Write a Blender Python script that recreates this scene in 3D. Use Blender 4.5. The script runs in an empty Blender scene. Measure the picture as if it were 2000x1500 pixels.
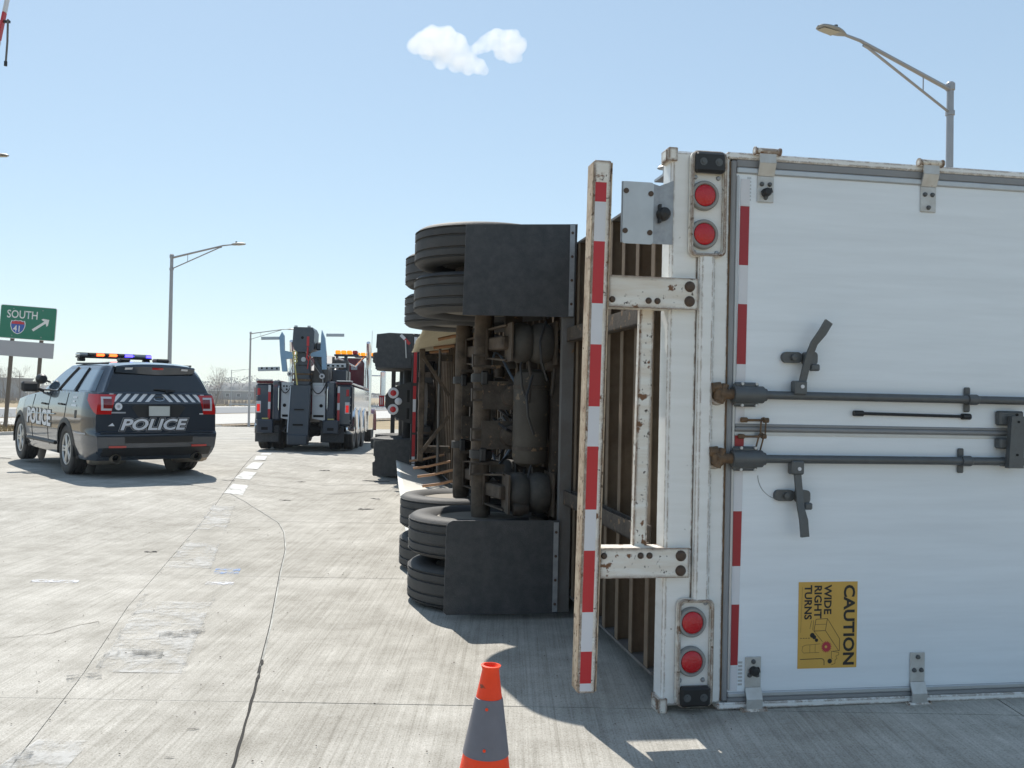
import bpy, bmesh, math, random
from mathutils import Vector, Matrix
random.seed(7)
sc = bpy.context.scene
col = sc.collection
PI = math.pi
R = math.radians

# ------------------------------------------------------------------ camera
cam_d = bpy.data.cameras.new('camera')
cam_d.sensor_width = 36.0
cam_d.lens = 32.4
cam_d.clip_start = 0.05
cam_d.clip_end = 9000
cam = bpy.data.objects.new('camera', cam_d)
col.objects.link(cam)
pitch, roll = math.atan(22 / 1800), math.atan(.0175)
fw = Vector((0, math.cos(pitch), math.sin(pitch)))
up0 = Vector((0, -math.sin(pitch), math.cos(pitch)))
rt = math.cos(roll) * Vector((1, 0, 0)) + math.sin(roll) * up0
up = -math.sin(roll) * Vector((1, 0, 0)) + math.cos(roll) * up0
m = Matrix((rt, up, -fw)).transposed().to_4x4()
m.translation = (0, 0, 1.45)
cam.matrix_world = m
sc.camera = cam

# ------------------------------------------------------------------ sky, sun, exposure
SUN_EL, SUN_DX, SUN_DY = R(50), -.341, .94      # the sun stands ahead of the camera, a little to the left
w = bpy.data.worlds.new('World')
sc.world = w
w.use_nodes = True
nt = w.node_tree
bg = nt.nodes['Background']
sky = nt.nodes.new('ShaderNodeTexSky')
sky.sky_type = 'NISHITA'
sky.sun_disc = False
sky.sun_elevation = SUN_EL
sky.sun_rotation = math.atan2(SUN_DX, SUN_DY)
sky.altitude = 200
sky.air_density = 1.0
sky.dust_density = .2
sky.ozone_density = 2.0
gm = nt.nodes.new('ShaderNodeGamma')
gm.inputs[1].default_value = .50
nt.links.new(sky.outputs[0], gm.inputs[0])
cm_ = nt.nodes.new('ShaderNodeMix')
cm_.data_type = 'RGBA'
cm_.blend_type = 'MULTIPLY'
cm_.inputs[0].default_value = 1
cm_.inputs[7].default_value = (1.13, 1.26, 1.32, 1)
nt.links.new(gm.outputs[0], cm_.inputs[6])
nt.links.new(cm_.outputs[2], bg.inputs[0])
bg.inputs[1].default_value = .15
sl = bpy.data.lights.new('sun', 'SUN')
sl.energy = 3.35
sl.angle = R(.53)
sl.color = (1, .95, .87)
so = bpy.data.objects.new('sun', sl)
col.objects.link(so)
sv = Vector((SUN_DX * math.cos(SUN_EL), SUN_DY * math.cos(SUN_EL), math.sin(SUN_EL)))
so.rotation_euler = sv.to_track_quat('Z', 'Y').to_euler()
so.location = (0, 0, 30)
sc.view_settings.view_transform = 'Standard'
sc.view_settings.look = 'None'
sc.view_settings.gamma = 1
sc.view_settings.use_curve_mapping = False
sc.view_settings.exposure = .80
sc.render.engine = 'CYCLES'
sc.cycles.use_denoising = True
sc.cycles.max_bounces = 8
sc.cycles.volume_bounces = 10
sc.cycles.caustics_reflective = False
sc.cycles.caustics_refractive = False

# ------------------------------------------------------------------ mesh helpers
class MB:
    def __init__(s):
        s.v, s.f = [], []
    def add(s, vs, fs):
        o = len(s.v)
        s.v += [tuple(p) for p in vs]
        s.f += [tuple(i + o for i in f) for f in fs]
        return s
    def obox(s, c, ax, ay, az, hx, hy, hz, ch=0):
        c, ax, ay, az = Vector(c), Vector(ax), Vector(ay), Vector(az)
        if ch <= 0:
            vs = [c + ax * hx * i + ay * hy * j + az * hz * k for i in (-1, 1) for j in (-1, 1) for k in (-1, 1)]
            return s.add(vs, [(0, 1, 3, 2), (4, 6, 7, 5), (0, 4, 5, 1), (2, 3, 7, 6), (0, 2, 6, 4), (1, 5, 7, 3)])
        ch = min(ch, hx * .9, hy * .9, hz * .9)
        vs, ix = [], {}
        for i in (-1, 1):
            for j in (-1, 1):
                for k in (-1, 1):
                    for t in range(3):
                        a = (hx if t == 0 else hx - ch, hy if t == 1 else hy - ch, hz if t == 2 else hz - ch)
                        ix[i, j, k, t] = len(vs)
                        vs.append(c + ax * a[0] * i + ay * a[1] * j + az * a[2] * k)
        fs = []
        for t in range(3):
            for sg in (-1, 1):
                q = []
                for (a, b) in ((-1, -1), (1, -1), (1, 1), (-1, 1)):
                    k = [0, 0, 0]
                    k[t], k[(t + 1) % 3], k[(t + 2) % 3] = sg, a, b
                    q.append(ix[k[0], k[1], k[2], t])
                fs.append(q)
            for a in (-1, 1):
                for b in (-1, 1):
                    t1, t2 = (t + 1) % 3, (t + 2) % 3
                    q = []
                    for (e, tt) in ((-1, t1), (1, t1), (1, t2), (-1, t2)):
                        k = [0, 0, 0]
                        k[t], k[t1], k[t2] = e, a, b
                        q.append(ix[k[0], k[1], k[2], tt])
                    fs.append(q)
        for i in (-1, 1):
            for j in (-1, 1):
                for k in (-1, 1):
                    fs.append([ix[i, j, k, t] for t in range(3)])
        return s.add(vs, fs)
    def bx(s, x0, x1, y0, y1, z0, z1, ch=0):
        return s.obox(((x0 + x1) / 2, (y0 + y1) / 2, (z0 + z1) / 2), (1, 0, 0), (0, 1, 0), (0, 0, 1), abs(x1 - x0) / 2, abs(y1 - y0) / 2, abs(z1 - z0) / 2, ch)
    def bar(s, p0, p1, wd, ht, upv=(0, 0, 1), ch=0):
        p0, p1 = Vector(p0), Vector(p1)
        d = (p1 - p0)
        L = d.length
        d.normalize()
        u = Vector(upv)
        sd = d.cross(u)
        if sd.length < 1e-4:
            sd = d.cross(Vector((0, 1, 0)))
        sd.normalize()
        u = sd.cross(d)
        return s.obox((p0 + p1) / 2, d, sd, u, L / 2, wd / 2, ht / 2, ch)
    def tube(s, pts, r, n=8, cap=True):
        pts = [Vector(p) for p in pts]
        rs = r if isinstance(r, (list, tuple)) else [r] * len(pts)
        vs, fs = [], []
        ref = None
        for i, p in enumerate(pts):
            d = (pts[min(i + 1, len(pts) - 1)] - pts[max(i - 1, 0)])
            d.normalize()
            if ref is None:
                ref = d.orthogonal()
            ref = ref - d * ref.dot(d)
            if ref.length < 1e-5:
                ref = d.orthogonal()
            ref.normalize()
            b = d.cross(ref)
            for k in range(n):
                a = 2 * PI * k / n
                vs.append(p + (ref * math.cos(a) + b * math.sin(a)) * rs[i])
        for i in range(len(pts) - 1):
            for k in range(n):
                fs.append((i * n + k, i * n + (k + 1) % n, (i + 1) * n + (k + 1) % n, (i + 1) * n + k))
        if cap:
            fs.append(tuple(range(n))[::-1])
            fs.append(tuple((len(pts) - 1) * n + k for k in range(n)))
        return s.add(vs, fs)
    def cyl(s, p0, p1, r, n=16, r2=None):
        return s.tube([p0, p1], [r, r if r2 is None else r2], n)
    def lathe(s, prof, o, ax, n=24, closed=False):
        o, ax = Vector(o), Vector(ax).normalized()
        e1 = ax.orthogonal().normalized()
        e2 = ax.cross(e1)
        vs, fs = [], []
        P = len(prof)
        for k in range(n):
            a = 2 * PI * k / n
            d = e1 * math.cos(a) + e2 * math.sin(a)
            for (r, h) in prof:
                vs.append(o + ax * h + d * r)
        for k in range(n):
            k2 = (k + 1) % n
            for i in range(P if closed else P - 1):
                j = (i + 1) % P
                fs.append((k * P + i, k * P + j, k2 * P + j, k2 * P + i))
        if not closed:
            if prof[0][0] > 1e-6:
                fs.append(tuple(k * P for k in range(n)))
            if prof[-1][0] > 1e-6:
                fs.append(tuple(k * P + P - 1 for k in range(n))[::-1])
        return s.add(vs, fs)
    def prism(s, poly, ext):
        poly = [Vector(p) for p in poly]
        ext = Vector(ext)
        n = len(poly)
        return s.add(poly + [p + ext for p in poly], [tuple(range(n))[::-1], tuple(range(n, 2 * n))] + [(i, (i + 1) % n, n + (i + 1) % n, n + i) for i in range(n)])
    def grid(s, fn, us, vs_):
        pv = [fn(a, b) for a in us for b in vs_]
        nv = len(vs_)
        return s.add(pv, [(i * nv + j, (i + 1) * nv + j, (i + 1) * nv + j + 1, i * nv + j + 1) for i in range(len(us) - 1) for j in range(nv - 1)])
    def mesh(s, name, mat, ang=35, recalc=True, weld=False):
        me = bpy.data.meshes.new(name)
        me.from_pydata(s.v, [], s.f)
        if recalc or weld:
            b = bmesh.new()
            b.from_mesh(me)
            if weld:
                bmesh.ops.remove_doubles(b, verts=b.verts, dist=weld)
            if recalc:
                bmesh.ops.recalc_face_normals(b, faces=b.faces)
            b.to_mesh(me)
            b.free()
        me.polygons.foreach_set('use_smooth', [True] * len(me.polygons))
        me.set_sharp_from_angle(angle=R(ang))
        me.materials.append(mat)
        return me
    def build(s, name, mat, parent=None, loc=None, ang=35, recalc=True, weld=False):
        o = bpy.data.objects.new(name, s.mesh(name, mat, ang, recalc, weld))
        col.objects.link(o)
        if parent:
            o.parent = parent
        if loc:
            o.location = loc
        return o

def inst(name, me, parent=None, loc=(0, 0, 0), rot=None):
    o = bpy.data.objects.new(name, me)
    col.objects.link(o)
    if parent:
        o.parent = parent
    o.location = loc
    if rot:
        o.rotation_euler = rot
    return o
def tag(o, label=None, cat=None, group=None, kind=None):
    if label: o['label'] = label
    if cat: o['category'] = cat
    if group: o['group'] = group
    if kind: o['kind'] = kind
    return o
def empty(name, loc, rot=(0, 0, 0), parent=None):
    o = bpy.data.objects.new(name, None)
    o.empty_display_size = .2
    col.objects.link(o)
    o.location = loc
    o.rotation_euler = rot
    if parent: o.parent = parent
    return o
def copy_tree(o, parent=None):
    c = o.copy()
    col.objects.link(c)
    c.parent = parent
    for ch in o.children:
        copy_tree(ch, c)
    return c
def text(name, s, size, fn, mat, parent, bold=0.0, shear=0, sx=1.0, depth=.0015, align='LEFT', step=0):
    """flat lettering: fn(s, t) maps text space (right, up) to the surface, returns (point, normal)"""
    cu = bpy.data.curves.new(name, 'FONT')
    cu.body = s
    cu.size = size
    cu.shear = shear
    cu.offset = bold
    cu.resolution_u = 3
    cu.align_x = align
    t = bpy.data.objects.new(name, cu)
    col.objects.link(t)
    dg = bpy.context.evaluated_depsgraph_get()
    me = bpy.data.meshes.new_from_object(t.evaluated_get(dg))
    bpy.data.objects.remove(t)
    bpy.data.curves.remove(cu)
    if step:                     # cut the letters so that they can follow a curved panel
        b = bmesh.new()
        b.from_mesh(me)
        x0, x1 = min(v.co.x for v in b.verts), max(v.co.x for v in b.verts)
        y0, y1 = min(v.co.y for v in b.verts), max(v.co.y for v in b.verts)
        for ax, a0, a1 in (((1, 0, 0), x0, x1), ((0, 1, 0), y0, y1)):
            q = a0 + step
            while q < a1:
                bmesh.ops.bisect_plane(b, geom=b.verts[:] + b.edges[:] + b.faces[:], plane_co=Vector(ax) * q, plane_no=ax)
                q += step
        b.to_mesh(me)
        b.free()
    for v in me.vertices:
        p, n = fn(v.co.x * sx, v.co.y)
        v.co = Vector(p) + Vector(n) * depth
    me.name = name
    me.materials.clear()
    me.materials.append(mat)
    o = bpy.data.objects.new(name, me)
    col.objects.link(o)
    if parent: o.parent = parent
    return o
def smooth(a, b, x):
    t = min(1, max(0, (x - a) / (b - a)))
    return t * t * (3 - 2 * t)
def lerp(tab, x):
    if x <= tab[0][0]: return tab[0][1]
    for (a, p), (b, q) in zip(tab, tab[1:]):
        if x <= b: return p + (q - p) * (x - a) / (b - a)
    return tab[-1][1]
def fr(a, b, n):
    return [a + (b - a) * i / n for i in range(n + 1)]

# ------------------------------------------------------------------ materials
def N(nt, typ, **kw):
    n = nt.nodes.new(typ)
    for k, v in kw.items():
        if k.startswith('i_'):
            n.inputs[int(k[2:])].default_value = v
        else:
            setattr(n, k, v)
    return n
def base(name, colr, rough=.5, metal=0, spec=.5, coat=0, emit=None, es=0):
    mt = bpy.data.materials.new(name)
    mt.use_nodes = True
    b = mt.node_tree.nodes['Principled BSDF']
    b.inputs['Base Color'].default_value = (*colr, 1)
    b.inputs['Roughness'].default_value = rough
    b.inputs['Metallic'].default_value = metal
    b.inputs['Specular IOR Level'].default_value = spec
    b.inputs['Coat Weight'].default_value = coat
    b.inputs['Coat Roughness'].default_value = .04
    if emit:
        b.inputs['Emission Color'].default_value = (*emit, 1)
        b.inputs['Emission Strength'].default_value = es
    return mt
def worn(name, colr, rough=.5, metal=0, c2=None, scale=6, amt=.35, bump=.1, bscale=60, coat=0, chips=None, cscale=30, cth=.68, streak=(1, 1, 1), spec=.5, chips2=None, edge=None):
    """paint or metal with a slow tone drift, fine relief and optional chips / rust of another colour"""
    mt = base(name, colr, rough, metal, spec, coat)
    nt = mt.node_tree
    L = nt.links.new
    b = nt.nodes['Principled BSDF']
    tc = N(nt, 'ShaderNodeTexCoord')
    mp = N(nt, 'ShaderNodeMapping')
    mp.inputs['Scale'].default_value = streak
    L(tc.outputs['Object'], mp.inputs[0])
    n1 = N(nt, 'ShaderNodeTexNoise')
    n1.inputs['Scale'].default_value = scale
    n1.inputs['Detail'].default_value = 6
    n1.inputs['Roughness'].default_value = .65
    L(mp.outputs[0], n1.inputs['Vector'])
    rp = N(nt, 'ShaderNodeValToRGB')
    rp.color_ramp.elements[0].position = .35
    rp.color_ramp.elements[1].position = .7
    L(n1.outputs[0], rp.inputs[0])
    mx = N(nt, 'ShaderNodeMix', data_type='RGBA')
    mx.inputs[6].default_value = (*colr, 1)
    mx.inputs[7].default_value = (*(c2 or tuple(c * .6 for c in colr)), 1)
    mm = N(nt, 'ShaderNodeMath', operation='MULTIPLY')
    mm.inputs[1].default_value = amt
    L(rp.outputs[0], mm.inputs[0])
    L(mm.outputs[0], mx.inputs[0])
    out = mx.outputs[2]
    for (cc, cs, ct) in ([(chips, cscale, cth)] if chips else []) + ([chips2] if chips2 else []):
        n2 = N(nt, 'ShaderNodeTexNoise')
        n2.inputs['Scale'].default_value = cs
        n2.inputs['Detail'].default_value = 5
        n2.inputs['Roughness'].default_value = .6
        L(tc.outputs['Object'], n2.inputs['Vector'])
        r2 = N(nt, 'ShaderNodeValToRGB')
        r2.color_ramp.elements[0].position = ct
        r2.color_ramp.elements[1].position = ct + .035
        L(n2.outputs[0], r2.inputs[0])
        m2 = N(nt, 'ShaderNodeMix', data_type='RGBA')
        L(r2.outputs[0], m2.inputs[0])
        L(out, m2.inputs[6])
        m2.inputs[7].default_value = (*cc, 1)
        out = m2.outputs[2]
    if edge:
        ec, er, et = edge        # worn edges: where a rounded normal leaves the true one, broken up by noise
        bv = N(nt, 'ShaderNodeBevel', samples=4)
        bv.inputs['Radius'].default_value = er
        ge = N(nt, 'ShaderNodeNewGeometry')
        dt = N(nt, 'ShaderNodeVectorMath', operation='DOT_PRODUCT')
        L(bv.outputs[0], dt.inputs[0])
        L(ge.outputs['Normal'], dt.inputs[1])
        iv = N(nt, 'ShaderNodeMath', operation='SUBTRACT')
        iv.inputs[0].default_value = 1
        L(dt.outputs['Value'], iv.inputs[1])
        ne = N(nt, 'ShaderNodeTexNoise')
        ne.inputs['Scale'].default_value = 22
        ne.inputs['Detail'].default_value = 6
        ne.inputs['Roughness'].default_value = .7
        L(tc.outputs['Object'], ne.inputs['Vector'])
        ad = N(nt, 'ShaderNodeMath', operation='MULTIPLY_ADD')
        ad.inputs[1].default_value = 1.3
        L(iv.outputs[0], ad.inputs[0])
        L(ne.outputs[0], ad.inputs[2])
        re_ = N(nt, 'ShaderNodeValToRGB')
        re_.color_ramp.elements[0].position = et
        re_.color_ramp.elements[1].position = et + .06
        L(ad.outputs[0], re_.inputs[0])
        gt = N(nt, 'ShaderNodeMath', operation='GREATER_THAN')
        gt.inputs[1].default_value = .012
        L(iv.outputs[0], gt.inputs[0])
        ml = N(nt, 'ShaderNodeMath', operation='MULTIPLY')
        L(gt.outputs[0], ml.inputs[0])
        L(re_.outputs[0], ml.inputs[1])
        m3 = N(nt, 'ShaderNodeMix', data_type='RGBA')
        L(ml.outputs[0], m3.inputs[0])
        L(out, m3.inputs[6])
        m3.inputs[7].default_value = (*ec, 1)
        out = m3.outputs[2]
    L(out, b.inputs['Base Color'])
    if bump:
        n3 = N(nt, 'ShaderNodeTexNoise')
        n3.inputs['Scale'].default_value = bscale
        n3.inputs['Detail'].default_value = 4
        L(mp.outputs[0], n3.inputs['Vector'])
        bp = N(nt, 'ShaderNodeBump')
        bp.inputs['Strength'].default_value = bump
        bp.inputs['Distance'].default_value = .01
        L(n3.outputs[0], bp.inputs['Height'])
        L(bp.outputs[0], b.inputs['Normal'])
    return mt

RUST = (.17, .075, .03)
M = {}
M['white_paint'] = worn('white_paint', (.80, .81, .80), .38, c2=(.66, .66, .62), scale=3, amt=.5, bump=.04, chips=(.10, .075, .06), cscale=34, cth=.70, streak=(.5, 1, 6), edge=((.17, .095, .05), .013, .55))
M['white_rusty'] = worn('white_rusty', (.78, .78, .74), .45, c2=(.52, .38, .22), scale=4, amt=.5, bump=.12, chips=RUST, cscale=15, cth=.61, streak=(.5, 1, 5), chips2=((.06, .045, .035), 42, .63), edge=((.13, .065, .03), .020, .49))
M['bumper_side'] = worn('rusty_primer', (.55, .46, .34), .7, c2=(.20, .10, .05), scale=14, amt=.8, bump=.3, chips=(.09, .05, .03), cscale=35, cth=.6)
M['door_white'] = worn('door_white', (.79, .845, .89), .28, c2=(.70, .75, .79), scale=3.0, amt=.8, bump=.10, bscale=2.2, chips=(.30, .31, .32), cscale=60, cth=.745, streak=(.35, 1, 5))
M['gasket'] = worn('gasket_grey', (.26, .27, .28), .55, c2=(.16, .16, .17), scale=5, bump=.1)
M['alloy'] = worn('alloy_trim', (.52, .54, .55), .42, .6, c2=(.36, .37, .38), scale=8, bump=.05)
M['galv'] = worn('galvanised', (.38, .40, .42), .5, .55, c2=(.22, .23, .25), scale=25, amt=.6, bump=.1)
M['hinge'] = worn('hinge_steel', (.56, .57, .56), .45, .35, c2=(.34, .31, .27), scale=14, amt=.5, bump=.08, chips=RUST, cscale=30, cth=.70)
M['rod'] = worn('rod_steel', (.115, .125, .13), .5, .35, c2=(.07, .065, .06), scale=20, bump=.15)
M['rod_rust'] = worn('rod_rust', (.085, .058, .038), .7, .2, c2=(.24, .145, .075), scale=26, amt=.8, bump=.4)
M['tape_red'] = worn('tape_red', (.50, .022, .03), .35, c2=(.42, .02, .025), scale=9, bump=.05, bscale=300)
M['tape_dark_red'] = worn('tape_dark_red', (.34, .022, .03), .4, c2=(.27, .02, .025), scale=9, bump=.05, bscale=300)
M['tape_white'] = worn('tape_white', (.66, .67, .70), .35, c2=(.56, .57, .60), scale=9, bump=.05, bscale=300)
M['lens_red'] = worn('lens_red', (.50, .012, .018), .18, c2=(.40, .01, .015), scale=40, bump=.35, bscale=120, spec=.6)
M['grommet'] = worn('grommet', (.27, .27, .26), .6, c2=(.18, .18, .17), scale=20)
M['rubber'] = worn('rubber', (.028, .028, .030), .72, c2=(.06, .056, .05), scale=7, amt=.6, bump=.15, bscale=90)
M['tread'] = worn('tyre_rubber', (.034, .035, .037), .68, c2=(.085, .078, .068), scale=5, amt=.55, bump=.2, bscale=80)
M['flap'] = worn('flap_rubber', (.036, .040, .045), .58, c2=(.075, .076, .078), scale=16, amt=.8, bump=.35, bscale=190, streak=(1, 1, 1), chips=(.13, .13, .13), cscale=60, cth=.70)
M['steel_dirty'] = worn('dirty_steel', (.085, .070, .056), .75, .15, c2=(.035, .026, .02), scale=8, amt=1.0, bump=.25, chips=(.20, .13, .075), cscale=18, cth=.6)
M['steel_brown'] = worn('road_dirt_steel', (.125, .095, .068), .8, .1, c2=(.036, .025, .018), scale=7, amt=1.0, bump=.25)
M['steel_grey'] = worn('grey_steel', (.155, .155, .155), .65, .25, c2=(.11, .095, .08), scale=6, amt=.7, bump=.15, chips=(.18, .11, .06), cscale=16, cth=.66)
M['cross'] = worn('crossmember_steel', (.17, .128, .088), .75, .1, c2=(.085, .057, .037), scale=7, amt=.7, bump=.2)
M['floor'] = worn('underfloor', (.085, .066, .048), .8, c2=(.05, .038, .028), scale=5, bump=.15)
M['bag'] = worn('airbag_rubber', (.045, .043, .040), .7, c2=(.09, .08, .065), scale=14, amt=.7, bump=.2)
M['tank'] = worn('tank_dirty', (.072, .064, .053), .65, .15, c2=(.038, .03, .022), scale=6, amt=.7, bump=.12, chips=(.16, .12, .075), cscale=14, cth=.60)
M['bolt'] = worn('bolt_brown', (.085, .062, .048), .6, .4, c2=(.15, .085, .05), scale=60)
M['rim'] = base('rim_alloy', (.55, .55, .54), .35, .8)
M['rim_white'] = worn('rim_dusty', (.20, .18, .15), .6, .3, c2=(.10, .08, .06), scale=10)
M['skirt'] = worn('skirt_cream', (.66, .60, .44), .55, c2=(.50, .43, .29), scale=4, amt=.5, bump=.05)
M['skirt_white'] = worn('skirt_white', (.70, .69, .63), .5, c2=(.58, .55, .47), scale=4, amt=.5, bump=.05)
M['strut'] = worn('strut_rust', (.42, .23, .12), .7, c2=(.22, .11, .06), scale=12, bump=.2)
M['black'] = base('black_plastic', (.015, .015, .016), .45)
M['print'] = base('black_print', (.012, .012, .012), .5)
M['hole'] = base('hole_black', (.004, .004, .004), .9)
M['sticker'] = worn('sticker_yellow', (.62, .37, .075), .45, c2=(.54, .31, .06), scale=5, amt=.5, bump=.03)
M['burst'] = base('burst_red', (.42, .035, .05), .5)
M['amber'] = base('amber_lens', (.80, .33, .01), .15, emit=(1, .42, .02), es=.25)
M['clutter'] = worn('greasy_casting', (.045, .038, .032), .6, .2, c2=(.09, .065, .045), scale=14, amt=.8, bump=.3)
M['hose'] = base('hose', (.02, .02, .022), .5)
M['wire'] = base('wire_blue', (.10, .14, .20), .5)
M['chrome'] = base('chrome', (.75, .76, .78), .12, 1)
M['glass'] = base('dark_glass', (.010, .013, .016), .03, 0, .8, coat=.3)
M['glass_side'] = base('tinted_glass', (.05, .09, .13), .04, 0, 1.0, coat=1.0)

# ------------------------------------------------------------------ terrain, pavement
def gz(x, y):
    z = lerp([(20, 0), (26, -.09), (85, -1.89), (110, -2.05), (220, -2.45), (400, -2.7)], y)
    z += .13 * smooth(2.7, 4.8, -x) * (1 - smooth(17.6, 23.5, y)) * smooth(8.2, 12, y)
    return z

def concrete_material():
    mt = bpy.data.materials.new('concrete_pavement')
    mt.use_nodes = True
    nt = mt.node_tree
    L = nt.links.new
    b = nt.nodes['Principled BSDF']
    b.inputs['Roughness'].default_value = .85
    b.inputs['Specular IOR Level'].default_value = .25
    tc = N(nt, 'ShaderNodeTexCoord')
    def noise(scale, detail, mapping=None, rot=0, rough=.6):
        n = N(nt, 'ShaderNodeTexNoise')
        n.inputs['Scale'].default_value = scale
        n.inputs['Detail'].default_value = detail
        n.inputs['Roughness'].default_value = rough
        if mapping:
            mp = N(nt, 'ShaderNodeMapping')
            mp.inputs['Scale'].default_value = mapping
            mp.inputs['Rotation'].default_value = (0, 0, rot)
            L(tc.outputs['Object'], mp.inputs[0])
            L(mp.outputs[0], n.inputs['Vector'])
        else:
            L(tc.outputs['Object'], n.inputs['Vector'])
        return n
    def ramp(src, p0, p1, c0, c1):
        r = N(nt, 'ShaderNodeValToRGB')
        r.color_ramp.elements[0].position = p0
        r.color_ramp.elements[1].position = p1
        r.color_ramp.elements[0].color = (*c0, 1)
        r.color_ramp.elements[1].color = (*c1, 1)
        L(src, r.inputs[0])
        return r.outputs[0]
    def mixc(a, bb, fac, mode='MIX'):
        mx = N(nt, 'ShaderNodeMix', data_type='RGBA', blend_type=mode)
        if isinstance(fac, (int, float)): mx.inputs[0].default_value = fac
        else: L(fac, mx.inputs[0])
        for i, q in ((6, a), (7, bb)):
            if isinstance(q, tuple): mx.inputs[i].default_value = (*q, 1)
            else: L(q, mx.inputs[i])
        return mx.outputs[2]
    big = noise(.55, 6)
    c = ramp(big.outputs[0], .34, .68, (.41, .393, .362), (.56, .543, .513))
    med = noise(3.2, 6, rough=.7)
    c = mixc(c, ramp(med.outputs[0], .35, .70, (.78, .77, .745), (1.12, 1.12, 1.11)), 1.0, 'MULTIPLY')
    # tining grooves run along the lanes, brushed streaks across
    along = noise(1.0, 4, (34, .5, 1), R(-9))
    c = mixc(c, ramp(along.outputs[0], .30, .62, (.84, .835, .82), (1.04, 1.04, 1.04)), .95, 'MULTIPLY')
    across = noise(1.0, 5, (.8, 13, 1), R(2), .7)
    c = mixc(c, ramp(across.outputs[0], .33, .62, (.88, .875, .86), (1.05, 1.05, 1.05)), .35, 'MULTIPLY')
    tine = noise(1.0, 3, (95, 1.2, 1), R(-9))
    c = mixc(c, ramp(tine.outputs[0], .36, .52, (.80, .795, .78), (1.03, 1.03, 1.03)), .75, 'MULTIPLY')
    grain = noise(75, 2, rough=.5)
    c = mixc(c, ramp(grain.outputs[0], .36, .42, (.74, .73, .70), (1, 1, 1)), .8, 'MULTIPLY')
    fine = noise(140, 3)
    c = mixc(c, ramp(fine.outputs[0], .30, .72, (.72, .71, .69), (1.18, 1.18, 1.17)), 1.0, 'MULTIPLY')
    spots = noise(26, 4)
    c = mixc(c, (.20, .185, .16), ramp(spots.outputs[0], .715, .76, (0, 0, 0), (.55, .55, .55)))
    light = noise(9, 6, rough=.75)
    c = mixc(c, (.58, .57, .54), ramp(light.outputs[0], .60, .70, (0, 0, 0), (.40, .40, .40)))
    stain = noise(.9, 3, (1, .35, 1), R(-12))
    c = mixc(c, (.25, .235, .205), ramp(stain.outputs[0], .62, .80, (0, 0, 0), (.5, .5, .5)))
    L(c, b.inputs['Base Color'])
    bp = N(nt, 'ShaderNodeBump')
    bp.inputs['Strength'].default_value = .35
    bp.inputs['Distance'].default_value = .004
    ad = N(nt, 'ShaderNodeMath', operation='ADD')
    L(fine.outputs[0], ad.inputs[0])
    L(along.outputs[0], ad.inputs[1])
    L(ad.outputs[0], bp.inputs['Height'])
    L(bp.outputs[0], b.inputs['Normal'])
    return mt
M['concrete'] = concrete_material()
M['joint'] = worn('joint_filler', (.13, .115, .092), .9, c2=(.27, .245, .20), scale=6, amt=.7, bump=.2)
M['seal'] = worn('joint_sealant', (.55, .55, .51), .8, c2=(.16, .155, .14), scale=2.5, amt=.9, bump=.15)
M['tar'] = worn('crack_tar', (.014, .013, .012), .9, c2=(.05, .045, .04), scale=10)
M['grass'] = worn('dry_grass', (.34, .255, .14), .95, c2=(.20, .15, .075), scale=.35, amt=.8, bump=.6, bscale=4)
M['verge'] = worn('verge_soil', (.20, .15, .10), .95, c2=(.28, .22, .14), scale=.6, amt=.8, bump=.5, bscale=5)
M['asphalt'] = worn('far_asphalt', (.17, .175, .18), .9, c2=(.21, .215, .22), scale=.3, amt=.6, bump=.1)
M['far_concrete'] = worn('far_concrete', (.50, .485, .45), .9, c2=(.43, .41, .37), scale=.25, amt=.6, bump=.1)

# ground: one sheet to the horizon
xs = [-4000, -1800, -800, -400, -240, -160] + [-130 + 4 * i for i in range(64)] + [140, 200, 300, 500, 900, 1800, 4000]
ys = [-300, -80, -20] + [-8 + 2 * i for i in range(70)] + [140, 160, 190, 220, 270, 330, 400, 600, 1000, 2000, 4500, 8000]
def gfun(x, y):
    return (x, y, gz(x, y) - .12 + (.03 * math.sin(x * .7) * math.sin(y * .45) if y > 30 and x < -20 else 0))
tag(MB().grid(gfun, xs, ys).build('ground', M['grass'], recalc=False), kind='structure')

# pavement: a dark bed with separate concrete slabs on it
LEFT = [(0, -13.5), (20, -16), (33.6, -18.7), (60, -23), (85, -27)]
C2 = [(0, -1.25), (3.52, -1.88), (4.66, -2.14), (6.15, -2.53), (7.07, -2.72), (8.74, -3.08), (11.2, -3.58), (13.2, -4.02), (19.8, -5.47), (22.4, -5.95), (85, -19)]
C1 = [(0, -.66), (3.56, -1.046), (4.54, -1.231), (5.74, -1.468), (7.35, -1.815), (8.4, -2.03), (9.48, -2.31), (10.2, -2.55), (11.0, -2.95), (11.77, -3.368), (12.69, -3.95)]
def c1(y): return min(max(lerp(C1, y), lerp(C2, y)), 50) if y < 12.7 else lerp(C2, y)
road = MB()
road.grid(lambda a, y: (lerp(LEFT, y) + a * (14 - lerp(LEFT, y)), y, gz(lerp(LEFT, y) + a * (14 - lerp(LEFT, y)), y) - .028), fr(0, 1, 24), [.3] + [1 + 1.0 * i for i in range(86)])
road = tag(road.build('road', M['joint'], recalc=False), kind='structure')
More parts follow.
